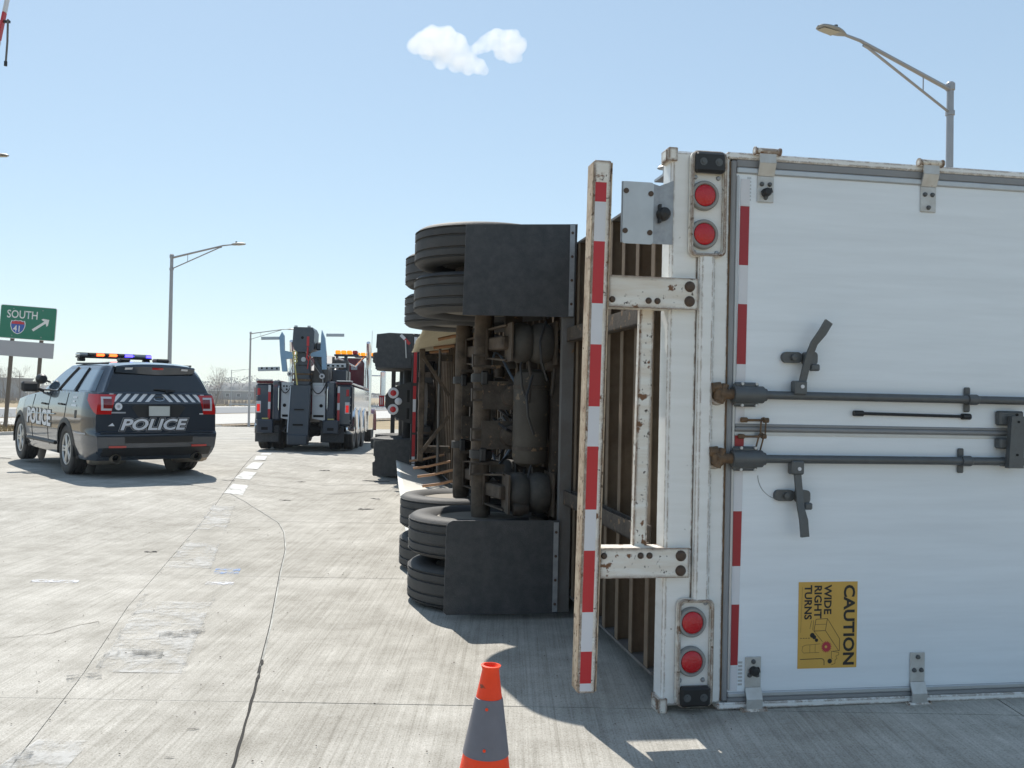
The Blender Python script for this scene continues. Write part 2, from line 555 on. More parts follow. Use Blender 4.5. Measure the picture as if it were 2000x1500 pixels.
def slab(xa, xb, ya, yb, nx, ny, g=.006):
    """one concrete slab between two joint lines, its top following the ground, with a turned-down edge"""
    us = [0, .0] + fr(0, 1, nx)[0:] + [1.0]
    s = MB()
    yy = fr(ya + g, yb - g, ny)
    def edge(u, y):
        a, b_ = xa(y) + g, xb(y) - g
        if b_ < a: a = b_ = (a + b_) / 2
        return a + (b_ - a) * u
    s.grid(lambda u, y: (edge(u, y), y, gz(edge(u, y), y)), fr(0, 1, nx), yy)
    ring = [(u, yy[0]) for u in fr(0, 1, nx)] + [(1, y) for y in yy] + [(u, yy[-1]) for u in fr(1, 0, nx)] + [(0, y) for y in yy[::-1]]
    top = [(edge(u, y), y, gz(edge(u, y), y)) for u, y in ring]
    n = len(top)
    s.add(top + [(p[0], p[1], p[2] - .05) for p in top], [(i, n + i, n + (i + 1) % n, (i + 1) % n) for i in range(n)])
    return s.build('pavement_slab', M['concrete'], road, recalc=False)
Y_near = [.6, 4.315, 7.22, 10.28, 13.6, 17.2, 20.8, 24.4, 28]
Y_far = [28 + 5.7 * i for i in range(11)]
for ya, yb in list(zip(Y_near, Y_near[1:])) + list(zip(Y_far, Y_far[1:])):
    far = ya >= 28
    n = 3 if far else 8
    slab(lambda y: lerp(LEFT, y) + .35, lambda y: lerp(C2, y), ya, yb, 8 if far else 12, n, .0025 if ya > 8 else .0016)
    if ya < 12.7:
        slab(lambda y: lerp(C2, y), c1, ya, min(yb, 12.75), 6, 14, .0018)
    slab(c1, lambda y: 2.4 + (y - 4) * .02, ya, yb, 6 if far else 10, n if far else 14, .0045)
    slab(lambda y: 2.4 + (y - 4) * .02, lambda y: 14, ya, yb, 4, n, .0045)

# sealant in the curved joint, black where it has gone
def ribbon(pts, wd, dz, name, mat, parent):
    s = MB()
    P = [Vector((x, y, 0)) for x, y in pts]
    vs = []
    for i, p in enumerate(P):
        d = (P[min(i + 1, len(P) - 1)] - P[max(0, i - 1)]).normalized()
        nrm = Vector((-d.y, d.x, 0)) * (wd(i / (len(P) - 1)) if callable(wd) else wd) / 2
        for q in (p + nrm, p - nrm):
            vs.append((q.x, q.y, gz(q.x, q.y) + dz))
    s.add(vs, [(2 * i, 2 * i + 1, 2 * i + 3, 2 * i + 2) for i in range(len(P) - 1)])
    return s.build(name, mat, parent, recalc=False)
ribbon([(lerp(C1, y), y) for y in fr(4.75, 12.4, 60)], .010, .002, 'joint_sealant', M['seal'], road)
ribbon([(lerp(C1, y) - .008, y) for y in fr(4.75, 12.4, 60)], .005, .003, 'joint_gap', M['tar'], road)
ribbon([(lerp(C1, y) + .0015 * math.sin(y * 23), y) for y in fr(.8, 4.72, 60)], lambda t: .012 + .003 * math.sin(t * 40) * math.sin(t * 13), .003, 'joint_sealant', M['tar'], road)
ribbon([(lerp(C1, y) + .003 * math.sin(y * 31), y) for y in fr(4.6, 4.98, 14)], lambda t: .004 + .012 * abs(math.sin(t * 9)), .0045, 'joint_sealant', M['tar'], road)
# faint longer crack left of the dashes, and the joint that swings off under the police car
ribbon([(lerp([(0, -3.6), (.35, -3.2), (.6, -2.95), (.8, -2.72), (1, -2.55)], t) + random.uniform(-.012, .012), lerp([(0, 4.95), (.35, 5.05), (.6, 5.3), (.8, 5.42), (1, 5.75)], t) + random.uniform(-.015, .015)) for t in fr(0, 1, 30)], lambda t: .003 + .005 * random.random(), .003, 'crack', M['joint'], road)
ribbon([(lerp([(0, -4.0), (1, -7.2)], t) - .15 * math.sin(t * 3), 12.75 + t * 1.4) for t in fr(0, 1, 14)], .02, .003, 'joint_sealant', M['seal'], road)
ribbon([(-1.6 + .02 * math.sin(t * 9), 13 + t * 5) for t in fr(0, 1, 16)], .015, .003, 'crack', M['steel_grey'], road)
ribbon([(-2.9 + 1.7 * t, 14.2 + .9 * t + .05 * math.sin(t * 8)) for t in fr(0, 1, 14)], .025, .003, 'crack', M['steel_grey'], road)
ribbon([(-2.6 + 1.5 * t, 13.0 + 1.5 * t) for t in fr(0, 1, 14)], .02, .003, 'crack', M['steel_grey'], road)

def paint_material(name, c, th, scale=7, amax=1):
    mt = bpy.data.materials.new(name)
    mt.use_nodes = True
    nt = mt.node_tree
    L = nt.links.new
    b = nt.nodes['Principled BSDF']
    b.inputs['Roughness'].default_value = .8
    tc = N(nt, 'ShaderNodeTexCoord')
    n = N(nt, 'ShaderNodeTexNoise')
    n.inputs['Scale'].default_value = scale
    n.inputs['Detail'].default_value = 8
    n.inputs['Roughness'].default_value = .75
    L(tc.outputs['Object'], n.inputs['Vector'])
    r = N(nt, 'ShaderNodeValToRGB')
    r.color_ramp.elements[0].position = th
    r.color_ramp.elements[1].position = th + .16
    r.color_ramp.elements[1].color = (amax, amax, amax, 1)
    L(n.outputs[0], r.inputs[0])
    b.inputs['Base Color'].default_value = (*c, 1)
    L(r.outputs[0], b.inputs['Alpha'])
    return mt
M['dash'] = paint_material('worn_lane_paint', (.60, .595, .575), .44, 4.5, .65)
M['dash_far'] = paint_material('lane_paint', (.64, .64, .62), .28, 4, .9)
M['dash_edge'] = paint_material('lane_paint_edge', (.33, .325, .305), .50, 9, .6)
M['mark_blue'] = paint_material('marking_blue', (.22, .36, .66), .47, 14)
M['mark_white'] = paint_material('marking_white', (.72, .74, .80), .45, 14)
def patch(q, mat, name, dz=.004, parent=road):
    s = MB()
    A, B, Cc, D = [Vector((p[0], p[1], 0)) for p in q]
    def f(u, v):
        p = A.lerp(B, u).lerp(D.lerp(Cc, u), v)
        return (p.x, p.y, gz(p.x, p.y) + dz)
    s.grid(f, fr(0, 1, 4), fr(0, 1, 6))
    return s.build(name, mat, parent, recalc=False)
dash = [((-1.95, 3.0), (-1.62, 3.0), (-1.70, 3.80), (-1.92, 3.80)), ((-2.10, 4.72), (-1.66, 4.72), (-2.02, 6.3), (-2.50, 6.3)),
        ((-2.80, 7.5), (-2.42, 7.5), (-2.74, 8.75), (-3.06, 8.75)), ((-3.24, 9.55), (-2.94, 9.55), (-3.36, 11.25), (-3.62, 11.25)),
        ((-3.83, 12.35), (-3.58, 12.35), (-3.80, 13.4), (-4.03, 13.4)), ((-4.22, 14.1), (-3.98, 14.1), (-4.18, 15.2), (-4.40, 15.2)),
        ((-4.52, 15.7), (-4.30, 15.7), (-4.55, 17.0), (-4.75, 17.0)), ((-4.90, 17.6), (-4.68, 17.6), (-4.98, 18.9), (-5.2, 18.9)),
        ((-5.3, 19.5), (-5.08, 19.5), (-5.4, 20.9), (-5.62, 20.9))]
for i, q in enumerate(dash):
    patch(q, M['dash'] if i < 4 else M['dash_far'], 'lane_dash')
    if 1 <= i:
        A, B, Cc, D = q
        for (p, q2) in ((A, D), (B, Cc)):
            ribbon([(p[0] + (q2[0] - p[0]) * t, p[1] + (q2[1] - p[1]) * t) for t in fr(-.15, 1.15, 8)], .03, .008, 'dash_edge', M['dash_edge'], road)
patch(((-2.33, 7.28), (-2.13, 7.28), (-2.18, 7.52), (-2.38, 7.52)), M['mark_blue'], 'paint_mark')
patch(((-2.26, 6.88), (-2.05, 6.88), (-2.07, 6.98), (-2.28, 6.98)), M['mark_white'], 'paint_mark')
patch(((-3.55, 6.85), (-3.2, 6.85), (-3.22, 6.95), (-3.57, 6.95)), M['mark_white'], 'paint_mark')
M['tyre_mark'] = paint_material('tyre_scuff', (.10, .10, .095), .46, 14, .75)
for q in (((-2.02, 5.35), (-1.80, 5.45), (-1.82, 5.58), (-2.06, 5.47)), ((-2.12, 5.0), (-1.86, 4.98), (-1.9, 5.12), (-2.15, 5.18)), ((-2.16, 4.55), (-2.02, 4.62), (-2.06, 4.70), (-2.2, 4.62)), ((-1.9, 3.3), (-1.8, 3.3), (-1.86, 3.66), (-1.93, 3.66))):
    patch(q, M['tyre_mark'], 'scuff_mark', .012)
# kerb on the left edge
s = MB()
kp = [(lerp(LEFT, y), y) for y in fr(1, 85, 60)]
for (xa, ya), (xb, yb) in zip(kp, kp[1:]):
    s.bar((xa + .15, ya, gz(xa, ya) + .03), (xb + .15, yb, gz(xb, yb) + .03), .3, .16)
tag(s.build('kerb', M['far_concrete']), kind='structure')

# the far carriageway beyond the verge
def strip(off0, off1, dz, name, mat):
    d = Vector((10, 35)).normalized()
    nrm = Vector((d.y, -d.x))
    s = MB()
    def f(t, u):
        y0 = off0 + (off1 - off0) * u
        p = Vector((-.322 * y0, y0)) + d * t
        return (p.x, p.y, gz(p.x, p.y) + dz)
    s.grid(f, [-90 + 15 * i for i in range(26)], fr(0, 1, 4))
    return tag(s.build(name, mat, recalc=False), kind='structure')
strip(84, 90, .02, 'verge', M['verge'])
strip(90, 136, .05, 'far_road', M['far_concrete'])
strip(136, 141, .02, 'verge', M['verge'])
strip(141, 200, .05, 'far_road', M['asphalt'])
strip(200, 216, .08, 'far_road', M['far_concrete'])

# ------------------------------------------------------------------ overturned trailer
# local frame: x = from the underside towards the roof, y = towards its nose, z = up (its left side)
TRL = empty('semi_trailer', (.7104, 4.2634, .006), (0, R(.25), R(9.65)))
tag(TRL, 'white box trailer lying on its right side, rear doors facing the camera', 'trailer')
def P(name, s, mat, parent=TRL, **k): return s.build(name, mat, parent, **k)
X, Y, Z = (1, 0, 0), (0, 1, 0), (0, 0, 1)

P('side_wall', MB().bx(.25, 2.95, .12, 16.1, 2.572, 2.598), M['white_paint'])
P('side_wall', MB().bx(.25, 2.95, .12, 16.1, .004, .03), M['white_paint'])
P('roof', MB().bx(2.93, 2.952, .12, 16.1, .031, 2.571), M['white_paint'])
P('nose_wall', MB().bx(.08, 2.95, 16.1, 16.14, .004, 2.598), M['white_paint'])
P('floor', MB().bx(.102, .13, .13, 16.0, .12, 2.47), M['floor'])
for z in (.034, 2.471):
    P('floor_edge', MB().bx(.25, .27, .13, 16.0, z, z + .097), M['steel_grey'])
    P('floor_edge', MB().bx(.1305, .2495, .13, 16.0, .118 if z < 1 else 2.460, .130 if z < 1 else 2.472), M['steel_grey'])
for z in (2.442, .128):
    P('bottom_rail', MB().bx(-.008, .10, .13, 16.1, z, z + .014), M['steel_grey'])
# crossmembers under the floor, one I-beam each
s = MB()
s.bx(.0, .10, -.003, .003, .143, 2.441)
s.bx(-.006, -.0005, -.027, .027, .143, 2.441)
s.bx(.094, .1, -.027, .027, .143, 2.441)
cm = s.mesh('crossmember', M['cross'])
for i in range(62):
    inst('crossmember', cm, TRL, (0, .22 + .255 * i, 0))
# suspension slider rails running along under the crossmembers
for z in (.74, 1.80):
    s = MB()
    s.bx(-.066, -.008, .16, 5.4, z, z + .008).bx(-.066, -.058, .16, 5.4, z, z + .09).bx(-.016, -.008, .16, 5.4, z, z + .09)
    P('slider_rail', s, M['steel_dirty'])

# rear frame
s = MB()
s.bx(.004, .145, .005, .13, .02, 2.598, .012)
s.bx(.214, .292, .0, .13, .03, 2.598, .006)
s.bx(.145, .214, .01, .13, .03, 2.598)
s.bx(.140, .2135, -.030, .02, .50, 2.12, .012)
P('rear_frame', s, M['white_paint'])
P('corner_casting', MB().bx(-.016, .03, -.008, .10, 2.545, 2.609, .004).bx(-.022, -.015, .01, .07, 2.55, 2.60, .002), M['white_rusty'])
P('corner_casting', MB().bx(-.014, .03, -.008, .10, -.018, .06, .004).bx(-.024, -.013, .0, .06, .008, .05, .003), M['white_rusty'])
P('door_post', MB().bx(.27, 2.95, -.012, .13, 2.572, 2.604, .006), M['white_paint'])
P('door_post', MB().bx(.27, 2.95, -.012, .13, .0, .032, .006), M['white_paint'])
P('sill_foot', MB().bx(2.6, 2.95, .0, .13, -.012, .0), M['steel_dirty'])
# rust-edged weld seams on the frame
for x0, x1, z0, z1 in ((.286, .293, .04, 2.56),):
    P('weld_seam', MB().bx(x0, x1, -.004, .0, z0, z1), M['rod_rust'])

def rring(x0, x1, z0, z1, r, n=5):
    pts = []
    for (cx, cz, a0) in ((x1 - r, z1 - r, 0), (x0 + r, z1 - r, 90), (x0 + r, z0 + r, 180), (x1 - r, z0 + r, 270)):
        for i in range(n + 1):
            a = R(a0 + 90 * i / n)
            pts.append((cx + r * math.cos(a), cz + r * math.sin(a)))
    return pts
def lamp(cx, cz, parent):
    MB().lathe([(.0, -.012), (.050, -.012), (.054, -.020), (.064, -.020), (.069, -.012), (.070, .004)], (cx, -.012, cz), Y, 32).build('grommet', M['grommet'], parent)
    MB().lathe([(.0, -.030), (.025, -.0285), (.043, -.024), (.050, -.017), (.050, -.006)], (cx, -.012, cz), Y, 32).build('lens', M['lens_red'], parent)
def lamp_housing(x0, x1, z0, z1, lz, lx, block, bolts):
    out, inn = rring(x0, x1, z0, z1, .035), rring(x0 + .016, x1 - .016, z0 + .016, z1 - .016, .024)
    mid = rring(x0 + .006, x1 - .006, z0 + .006, z1 - .006, .03)
    n = len(out)
    s = MB()
    vs = [(x, .0, z) for x, z in out] + [(x, -.026, z) for x, z in out] + [(x, -.034, z) for x, z in mid] + [(x, -.030, z) for x, z in inn] + [(x, -.004, z) for x, z in inn]
    fs = []
    for k in range(4):
        fs += [(k * n + i, k * n + (i + 1) % n, (k + 1) * n + (i + 1) % n, (k + 1) * n + i) for i in range(n)]
    s.add(vs, fs)
    h = P('lamp_housing', s, M['white_rusty'])
    P('lamp_plate', MB().prism([(x, -.006, z) for x, z in rring(x0 + .014, x1 - .014, z0 + .014, z1 - .014, .026)], (0, .004, 0)), M['white_paint'], h)
    for z in lz:
        lp = empty('tail_lamp', (0, 0, 0), parent=TRL)
        lamp(lx, z, lp)
    for bx_, bz in bolts:
        MB().lathe([(0, -.012), (.008, -.010), (.011, -.004), (.011, .001)], (bx_, -.006, bz), Y, 10).build('bolt', M['galv'], h)
    b0, b1 = block
    bl = P('bumper_block', MB().bx(x0 + .016, x1 - .016, -.048, -.006, b0, b1, .012), M['black'], h)
    return h
lamp_housing(.088, .266, 2.103, 2.596, (2.388, 2.208), .158, (2.492, 2.588), ((.115, 2.475), (.228, 2.475), (.115, 2.125), (.226, 2.125)))
lamp_housing(.064, .242, .022, .520, (.411, .231), .136, (.028, .120), ((.090, .497), (.205, .497), (.086, .142), (.198, .142)))
for (z, xs_) in ((2.54, (.14, .215)), (.072, (.11, .19))):
    for x in xs_:
        P('block_bolt', MB().cyl((x, -.0495, z), (x, -.040, z), .018, 14).cyl((x, -.054, z), (x, -.045, z), .009, 8), M['rod'])

# doors
GASKET_X = .292
def door(z0, z1, zt, zb):
    d = P('door', MB().bx(.318, 2.90, -.006, .05, z0, z1), M['door_white'])
    return d
d1 = door(1.318, 2.505, 0, 0)
d2 = door(.080, 1.293, 0, 0)
tag(d1, label='upper rear door of the overturned trailer')
tag(d2, label='lower rear door with the yellow caution sticker')
P('door_gasket', MB().bx(.293, .3185, -.012, .05, .04, 2.565, .005), M['gasket'])
P('door_gasket', MB().bx(.319, .331, -.016, -.006, .09, 2.495, .004), M['alloy'])
P('door_gasket', MB().bx(.319, 2.93, -.010, .05, 2.535, 2.571, .005), M['gasket'])
P('door_gasket', MB().bx(.3195, 2.92, -.016, .05, 2.5055, 2.5345, .005), M['alloy'])
P('door_gasket', MB().bx(.319, 2.93, -.010, .05, .033, .056, .005), M['gasket'])
P('door_gasket', MB().bx(.3195, 2.92, -.016, .05, .0565, .0795, .005), M['alloy'])
s = MB().bx(.332, 2.92, -.020, .04, 1.297, 1.317, .006).bx(.332, 2.92, -.0105, .04, 1.2935, 1.2965)
s.bx(.332, 2.92, -.012, .04, 1.3175, 1.3315, .003)
P('centre_seal', s, M['gasket'])
P('seal_strip', MB().bx(.332, 2.92, -.010, -.0065, 1.278, 1.2925), M['alloy'])
# a row of fold tabs at the panel edge near each first hinge
for z0 in (2.38, .11):
    s = MB()
    for k in range(7):
        s.bx(.372, .392, -.0075, -.006, z0 + k * .017, z0 + k * .017 + .009)
    P('panel_tab', s, M['alloy'])

def tape(segs, x, hw, y, red, lean=0, parent=TRL, z_mid=1.3):
    for i, (a, b, isred) in enumerate(segs):
        s = MB()
        za, zb = max(a, b), min(a, b)
        xa, xb = x + lean * (za - z_mid), x + lean * (zb - z_mid)
        s.prism([(xa - hw, y, za), (xa + hw, y, za), (xb + hw, y, zb), (xb - hw, y, zb)], (0, .0012, 0))
        P('reflective_tape', s, M[red] if isred else M['tape_white'], parent)
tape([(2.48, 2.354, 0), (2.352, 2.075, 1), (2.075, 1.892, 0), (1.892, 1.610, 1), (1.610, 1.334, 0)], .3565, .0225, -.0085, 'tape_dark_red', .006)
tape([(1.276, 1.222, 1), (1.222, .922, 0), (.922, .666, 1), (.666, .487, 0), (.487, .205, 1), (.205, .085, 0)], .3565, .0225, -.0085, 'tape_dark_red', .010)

# hinges
def hinge(x, w_, top, stop):
    sg = 1 if top else -1
    zb = 2.612 if top else -.006
    ze = 2.375 if top else .243
    zm = 2.50 if top else .10
    h = empty('hinge', (0, 0, 0), parent=TRL)
    s = MB()
    s.bx(x - w_ / 2, x + w_ / 2, -.014, -.0062, min(ze, zm), max(ze, zm), .003)
    s.bar((x, -.012, zm), (x, -.034, zb - sg * .055), w_, .008, (0, 1, .2))
    s.bar((x, -.034, zb - sg * .056), (x, -.030, zb - sg * .005), w_, .008, (0, 1, 0))
    s.build('strap', M['hinge'], h)
    MB().cyl((x - w_ * .72, -.026, zb), (x + w_ * .72, -.026, zb), .0155, 14).cyl((x - w_ * .80, -.026, zb), (x - w_ * .72, -.026, zb), .020, 12).cyl((x + w_ * .72, -.026, zb), (x + w_ * .80, -.026, zb), .019, 12).build('hinge_pin', M['white_rusty'], h)
    zt = ze + sg * .085
    for (bx_, bz) in ((x - w_ * .24, zt), (x + w_ * .24, zt), (x, ze + sg * .022)):
        MB().lathe([(0, -.013), (.007, -.012), (.0105, -.005), (.0115, .0)], (bx_, -.014, bz), Y, 10).build('bolt', M['rod'], h)
    if stop:
        MB().lathe([(0, -.035), (.014, -.034), (.020, -.026), (.022, 0)], (x, -.014, ze + sg * .055 - .01), Y, 14).bar((x - .022, -.022, ze + sg * .055 - .014), (x + .024, -.03, ze + sg * .055), .016, .022).build('door_stop', M['black'], h)
for x, st in ((.462, 1), (1.305, 0), (2.06, 0), (2.72, 0)):
    hinge(x, .082, True, st)
    hinge(x - .018, .078, False, st)

# locking gear
for k, (zr, xe) in enumerate(((1.468, .24), (1.170, .232))):
    rod = P('lock_rod', MB().cyl((xe + .05, -.042, zr), (2.96, -.042, zr), .0195, 16), M['rod'])
    s = MB()
    s.cyl((.305, -.042, zr), (.452, -.042, zr), .040, 16).cyl((.452, -.042, zr), (.468, -.042, zr), .030, 14)
    s.bx(.312, .435, -.045, -.0165, zr - .057, zr + .057, .01)
    P('rod_bearing', s, M['rod'])
    for bx_ in (.35, .42):
        for dz in (-.05, .05):
            P('bolt', MB().cyl((bx_, -.052, zr + dz), (bx_, -.04, zr + dz), .007, 8), M['alloy'])
    s = MB()
    s.cyl((xe, -.042, zr), (.31, -.042, zr), .024, 12).bx(xe - .02, xe + .035, -.06, -.005, zr - .035, zr + .028, .012)
    s.cyl((xe + .0, -.05, zr - .04), (xe + .03, -.04, zr + .045), .017, 10).cyl((xe - .03, -.03, zr + .03), (xe + .01, -.03, zr + .035), .022, 10)
    P('rod_cam', s, M['rod_rust'])
    P('cam_keeper', MB().lathe([(.050, 0), (.046, -.018), (.034, -.022), (.030, 0)], (xe + .004, -.001, zr - .004), Y, 18), M['white_rusty'])
    sg = 1 if k == 0 else -1
    hx = .630 if k == 0 else .622
    s = MB()
    s.bx(hx - .030, hx + .030, -.075, -.022, zr + sg * .005, zr + sg * .070, .006)
    P('handle_hub', s, M['rod'])
    P('hub_pin', MB().cyl((hx + .004, -.079, zr + sg * .043), (hx + .004, -.07, zr + sg * .043), .009, 12), M['tape_white'])
    if k == 0:
        pts = [(.634, 1.50), (.668, 1.645), (.690, 1.715), (.725, 1.765), (.757, 1.818)]
        latch = (.60, 1.648)
    else:
        pts = [(.622, 1.13), (.636, 1.0), (.638, .945), (.648, .89), (.656, .812)]
        latch = (.575, .998)
    s = MB()
    q = [(x, -.066 - .012 * (i > 1) - .01 * (i > 2), z) for i, (x, z) in enumerate(pts)]
    w2 = .017
    L_, Rr = [], []
    for i, p in enumerate(q):
        a, b = Vector(q[max(0, i - 1)]), Vector(q[min(len(q) - 1, i + 1)])
        d = (b - a)
        d.y = 0
        d.normalize()
        nrm = Vector((d.z, 0, -d.x)) * (w2 * (1.15 if i >= 3 else .95))
        L_.append(Vector(p) + nrm)
        Rr.append(Vector(p) - nrm)
    vs, fs = [], []
    for i in range(len(q)):
        vs += [L_[i], Rr[i], Rr[i] + Vector((0, .014, 0)), L_[i] + Vector((0, .014, 0))]
    for i in range(len(q) - 1):
        for j in range(4):
            fs.append((4 * i + j, 4 * i + (j + 1) % 4, 4 * i + 4 + (j + 1) % 4, 4 * i + 4 + j))
    fs += [(0, 1, 2, 3), tuple(4 * len(q) - 4 + j for j in range(4))]
    P('lock_handle', s.add(vs, fs), M['rod'])
    lx, lz = latch
    s = MB()
    s.prism([(x, -.0065, z) for x, z in rring(lx - .045, lx + .055, lz - .026, lz + .026, .024)], (0, -.022, 0))
    s.prism([(x, -.0065, z) for x, z in rring(lx + .06, lx + .118, lz - .034, lz + .028, .018)], (0, -.05, 0))
    s.bx(lx + .085, lx + .125, -.07, -.03, lz - .062, lz - .03, .006)
    s.lathe([(0, -.04), (.014, -.038), (.017, -.02)], (lx + .01, -.006, lz), Y, 12)
    P('handle_latch', s, M['rod'])
    gx = 1.528 if k == 0 else 1.498
    s = MB()
    s.bx(gx - .016, gx + .016, -.020, -.0065, zr - .060, zr + .060, .005)
    s.cyl((gx - .018, -.042, zr), (gx + .030, -.042, zr), .026, 14).lathe([(.026, 0), (.02, .012), (0, .016)], (gx + .03, -.042, zr), X, 14)
    P('rod_guide', s, M['rod'])
# lockbox lever over the centre seal
s = MB()
s.prism([(1.722, -.085, 1.392), (1.792, -.085, 1.392), (1.788, -.085, 1.140), (1.708, -.085, 1.140)], (0, .03, 0))
P('lock_lever', s, M['rod'])
P('lock_bracket', MB().bx(1.684, 1.816, -.05, -.0065, 1.345, 1.417, .008), M['rod'])
P('lock_bracket', MB().bx(1.682, 1.80, -.058, -.0065, 1.232, 1.285, .008).bx(1.70, 1.79, -.054, -.02, 1.146, 1.19, .006), M['rod'])
for bx_, bz in ((1.757, 1.365), (1.752, 1.205), (1.748, 1.40)):
    P('bolt', MB().cyl((bx_, -.0885, bz), (bx_, -.08, bz), .006, 8), M['hole'])
# loose cable rod between the handles
P('cable_rod', MB().tube([(.93, -.018, 1.391), (1.53, -.018, 1.385)], .0075, 8).cyl((.928, -.018, 1.391), (.975, -.018, 1.3905), .014, 10).cyl((1.50, -.018, 1.3855), (1.543, -.018, 1.385), .015, 10), M['black'])
# chain on the seal
def link(c, dx, dz, wd, name='chain_link'):
    c = Vector(c)
    d = Vector((dx, 0, dz))
    n_ = Vector((-dz, 0, dx)).normalized() * wd
    pts = []
    L = d.length / 2 - wd
    dd = d.normalized()
    for i in range(8): 
        a = PI * i / 7
        pts.append(c + dd * (L + wd * math.sin(a)) + n_ * math.cos(a))
    for i in range(8):
        a = PI * i / 7
        pts.append(c - dd * (L + wd * math.sin(a)) - n_ * math.cos(a))
    pts.append(pts[0])
    P(name, MB().tube(pts, .0042, 6, False), M['rod_rust'])
link((.462, -.034, 1.318), .004, .085, .012)
link((.446, -.034, 1.246), .022, .085, .012)
P('chain_bolt', MB().tube([(.385, -.03, 1.349), (.468, -.036, 1.350)], .006, 8).cyl((.462, -.036, 1.350), (.486, -.036, 1.350), .012, 8), M['rod_rust'])
P('chain_bolt', MB().tube([(.365, -.03, 1.272), (.455, -.036, 1.274)], .0055, 8).cyl((.455, -.036, 1.274), (.475, -.036, 1.275), .011, 8), M['rod_rust'])
P('chain_anchor', MB().bx(.352, .388, -.034, -.017, 1.338, 1.362, .005).bx(.345, .375, -.034, -.010, 1.262, 1.284, .005), M['rod_rust'])
# scratch swung by the lower handle
s = MB()
arc = [(.452 + .17 * (1 - math.cos(t)) * .75, -.0068, 1.09 - .115 * math.sin(t) - .0 * t) for t in fr(0, 1.4, 14)]
P('scratch', MB().tube([(x, y, z) for x, y, z in arc], .0012, 4), M['rod'])

# caution sticker, printed to read downwards
stk = P('caution_sticker', MB().bx(.668, .969, -.0082, -.0062, .179, .587), M['sticker'])
def sp(s_, t_): return (.669 + t_, -.0084, .585 - s_)
def stext(st, s0, t0, cap, wd, name='lettering'):
    size = cap / .70
    text(name, st, size, lambda a, b: (sp(s0 + a * wd, t0 + b), (0, -1, 0)), M['print'], stk, bold=.030 * size, depth=.0004)
stext('CAUTION', .012, .232, .054, 1.10)
stext('WIDE', .013, .130, .036, 1.06)
stext('RIGHT', .013, .080, .036, 1.04)
stext('TURNS', .013, .030, .036, 1.0)
def zz(px, py): return ((py - 190) / 1130 * .406, (px - 200) / 765 * .296)
def line(pts, wd=.0016, mat='print', name='drawing_line'):
    s = MB()
    q = [sp(*zz(*p)) for p in pts]
    for a, b in zip(q, q[1:]):
        s.bar((a[0], a[1] - .0002, a[2]), (b[0], b[1] - .0002, b[2]), wd, .0005, (0, 1, 0))
    P(name, s, M[mat], stk)
line([(430, 675), (580, 668), (556, 826), (404, 830), (430, 675)], .0022)
line([(418, 745), (570, 742)], .0015)
line([(580, 668), (746, 938), (746, 1095), (640, 1102)], .0020)
line([(556, 826), (735, 1095)], .0020)
line([(404, 830), (520, 972)], .0018)
line([(372, 690), (350, 800)], .0015)
line([(400, 690), (388, 820)], .0015)
line([(640, 1102), (640, 1190), (655, 1200)], .0016)
line([(660, 1104), (738, 1120), (738, 1150), (700, 1165), (716, 1200), (690, 1215), (690, 1262), (640, 1280)], .0016)
line([(490, 1000), (300, 1012), (258, 1030), (252, 1090), (275, 1115), (480, 1112)], .0013)
line([(425, 1004), (425, 1114)], .0011)
line([(355, 1010), (355, 1112)], .0011)
line([(228, 1198), (505, 1194), (530, 1200), (545, 1222), (545, 1282)], .0030)
for a in (228, 262, 296, 330): line([(a, 922), (a + 20, 922)], .0028)
line([(245, 250), (230, 850)], .0007)
s = MB()
for (px, py, r_) in ((385, 885, .012), (410, 910, .010), (440, 950, .0085)):
    c = sp(*zz(px, py))
    s.lathe([(r_, 0), (r_, -.0006), (r_ * .45, -.0006)], c, Y, 14)
c = sp(*zz(620, 1230))
s.lathe([(.0115, 0), (.0115, -.0006), (.0055, -.0006)], c, Y, 14)
P('drawing_wheel', s, M['print'], stk)
c = sp(*zz(572, 1040))
pts = []
for i in range(36):
    r_ = .0285 if i % 2 == 0 else .020
    a = 2 * PI * i / 36
    pts.append((c[0] + r_ * math.cos(a), c[1] - .0012, c[2] + r_ * math.sin(a)))
P('burst', MB().prism(pts, (0, .0008, 0)), M['burst'], stk)
P('burst', MB().cyl((c[0] - .003, c[1] - .0018, c[2]), (c[0] - .003, c[1] - .001, c[2]), .0065, 12), M['sticker'], stk)

# rear underride guard
BL = .0112
def gx_(z): return -.345 + BL * (z - 2.51)
s = MB()
s.obox(((gx_(2.51) + gx_(.115)) / 2 + .002, -.012, (2.51 + .115) / 2), Vector((1, 0, 0)), Y, Vector((BL, 0, 1)).normalized(), .040, .05, 1.1985, .005)
P('bumper_bar', s, M['white_rusty'])
P('bumper_lip', MB().obox((gx_(1.31) - .0405, -.012, 1.312), X, Y, Vector((BL, 0, 1)).normalized(), .002, .047, 1.19), M['bumper_side'])
P('bumper_lip', MB().obox((gx_(1.31) + .0455, -.052, 1.312), X, Y, Vector((BL, 0, 1)).normalized(), .0025, .010, 1.19), M['bumper_side'])
bt = [(2.41, 2.322, 1), (2.322, 2.143, 0), (2.143, 1.863, 1), (1.863, 1.678, 0), (1.678, 1.399, 1), (1.399, 1.219, 0), (1.219, .936, 1), (.936, .752, 0), (.752, .477, 1), (.477, .301, 0), (.301, .159, 1), (.159, .125, 0)]
tape(bt, gx_(1.3) - .004, .0255, -.0638, 'tape_red', BL)
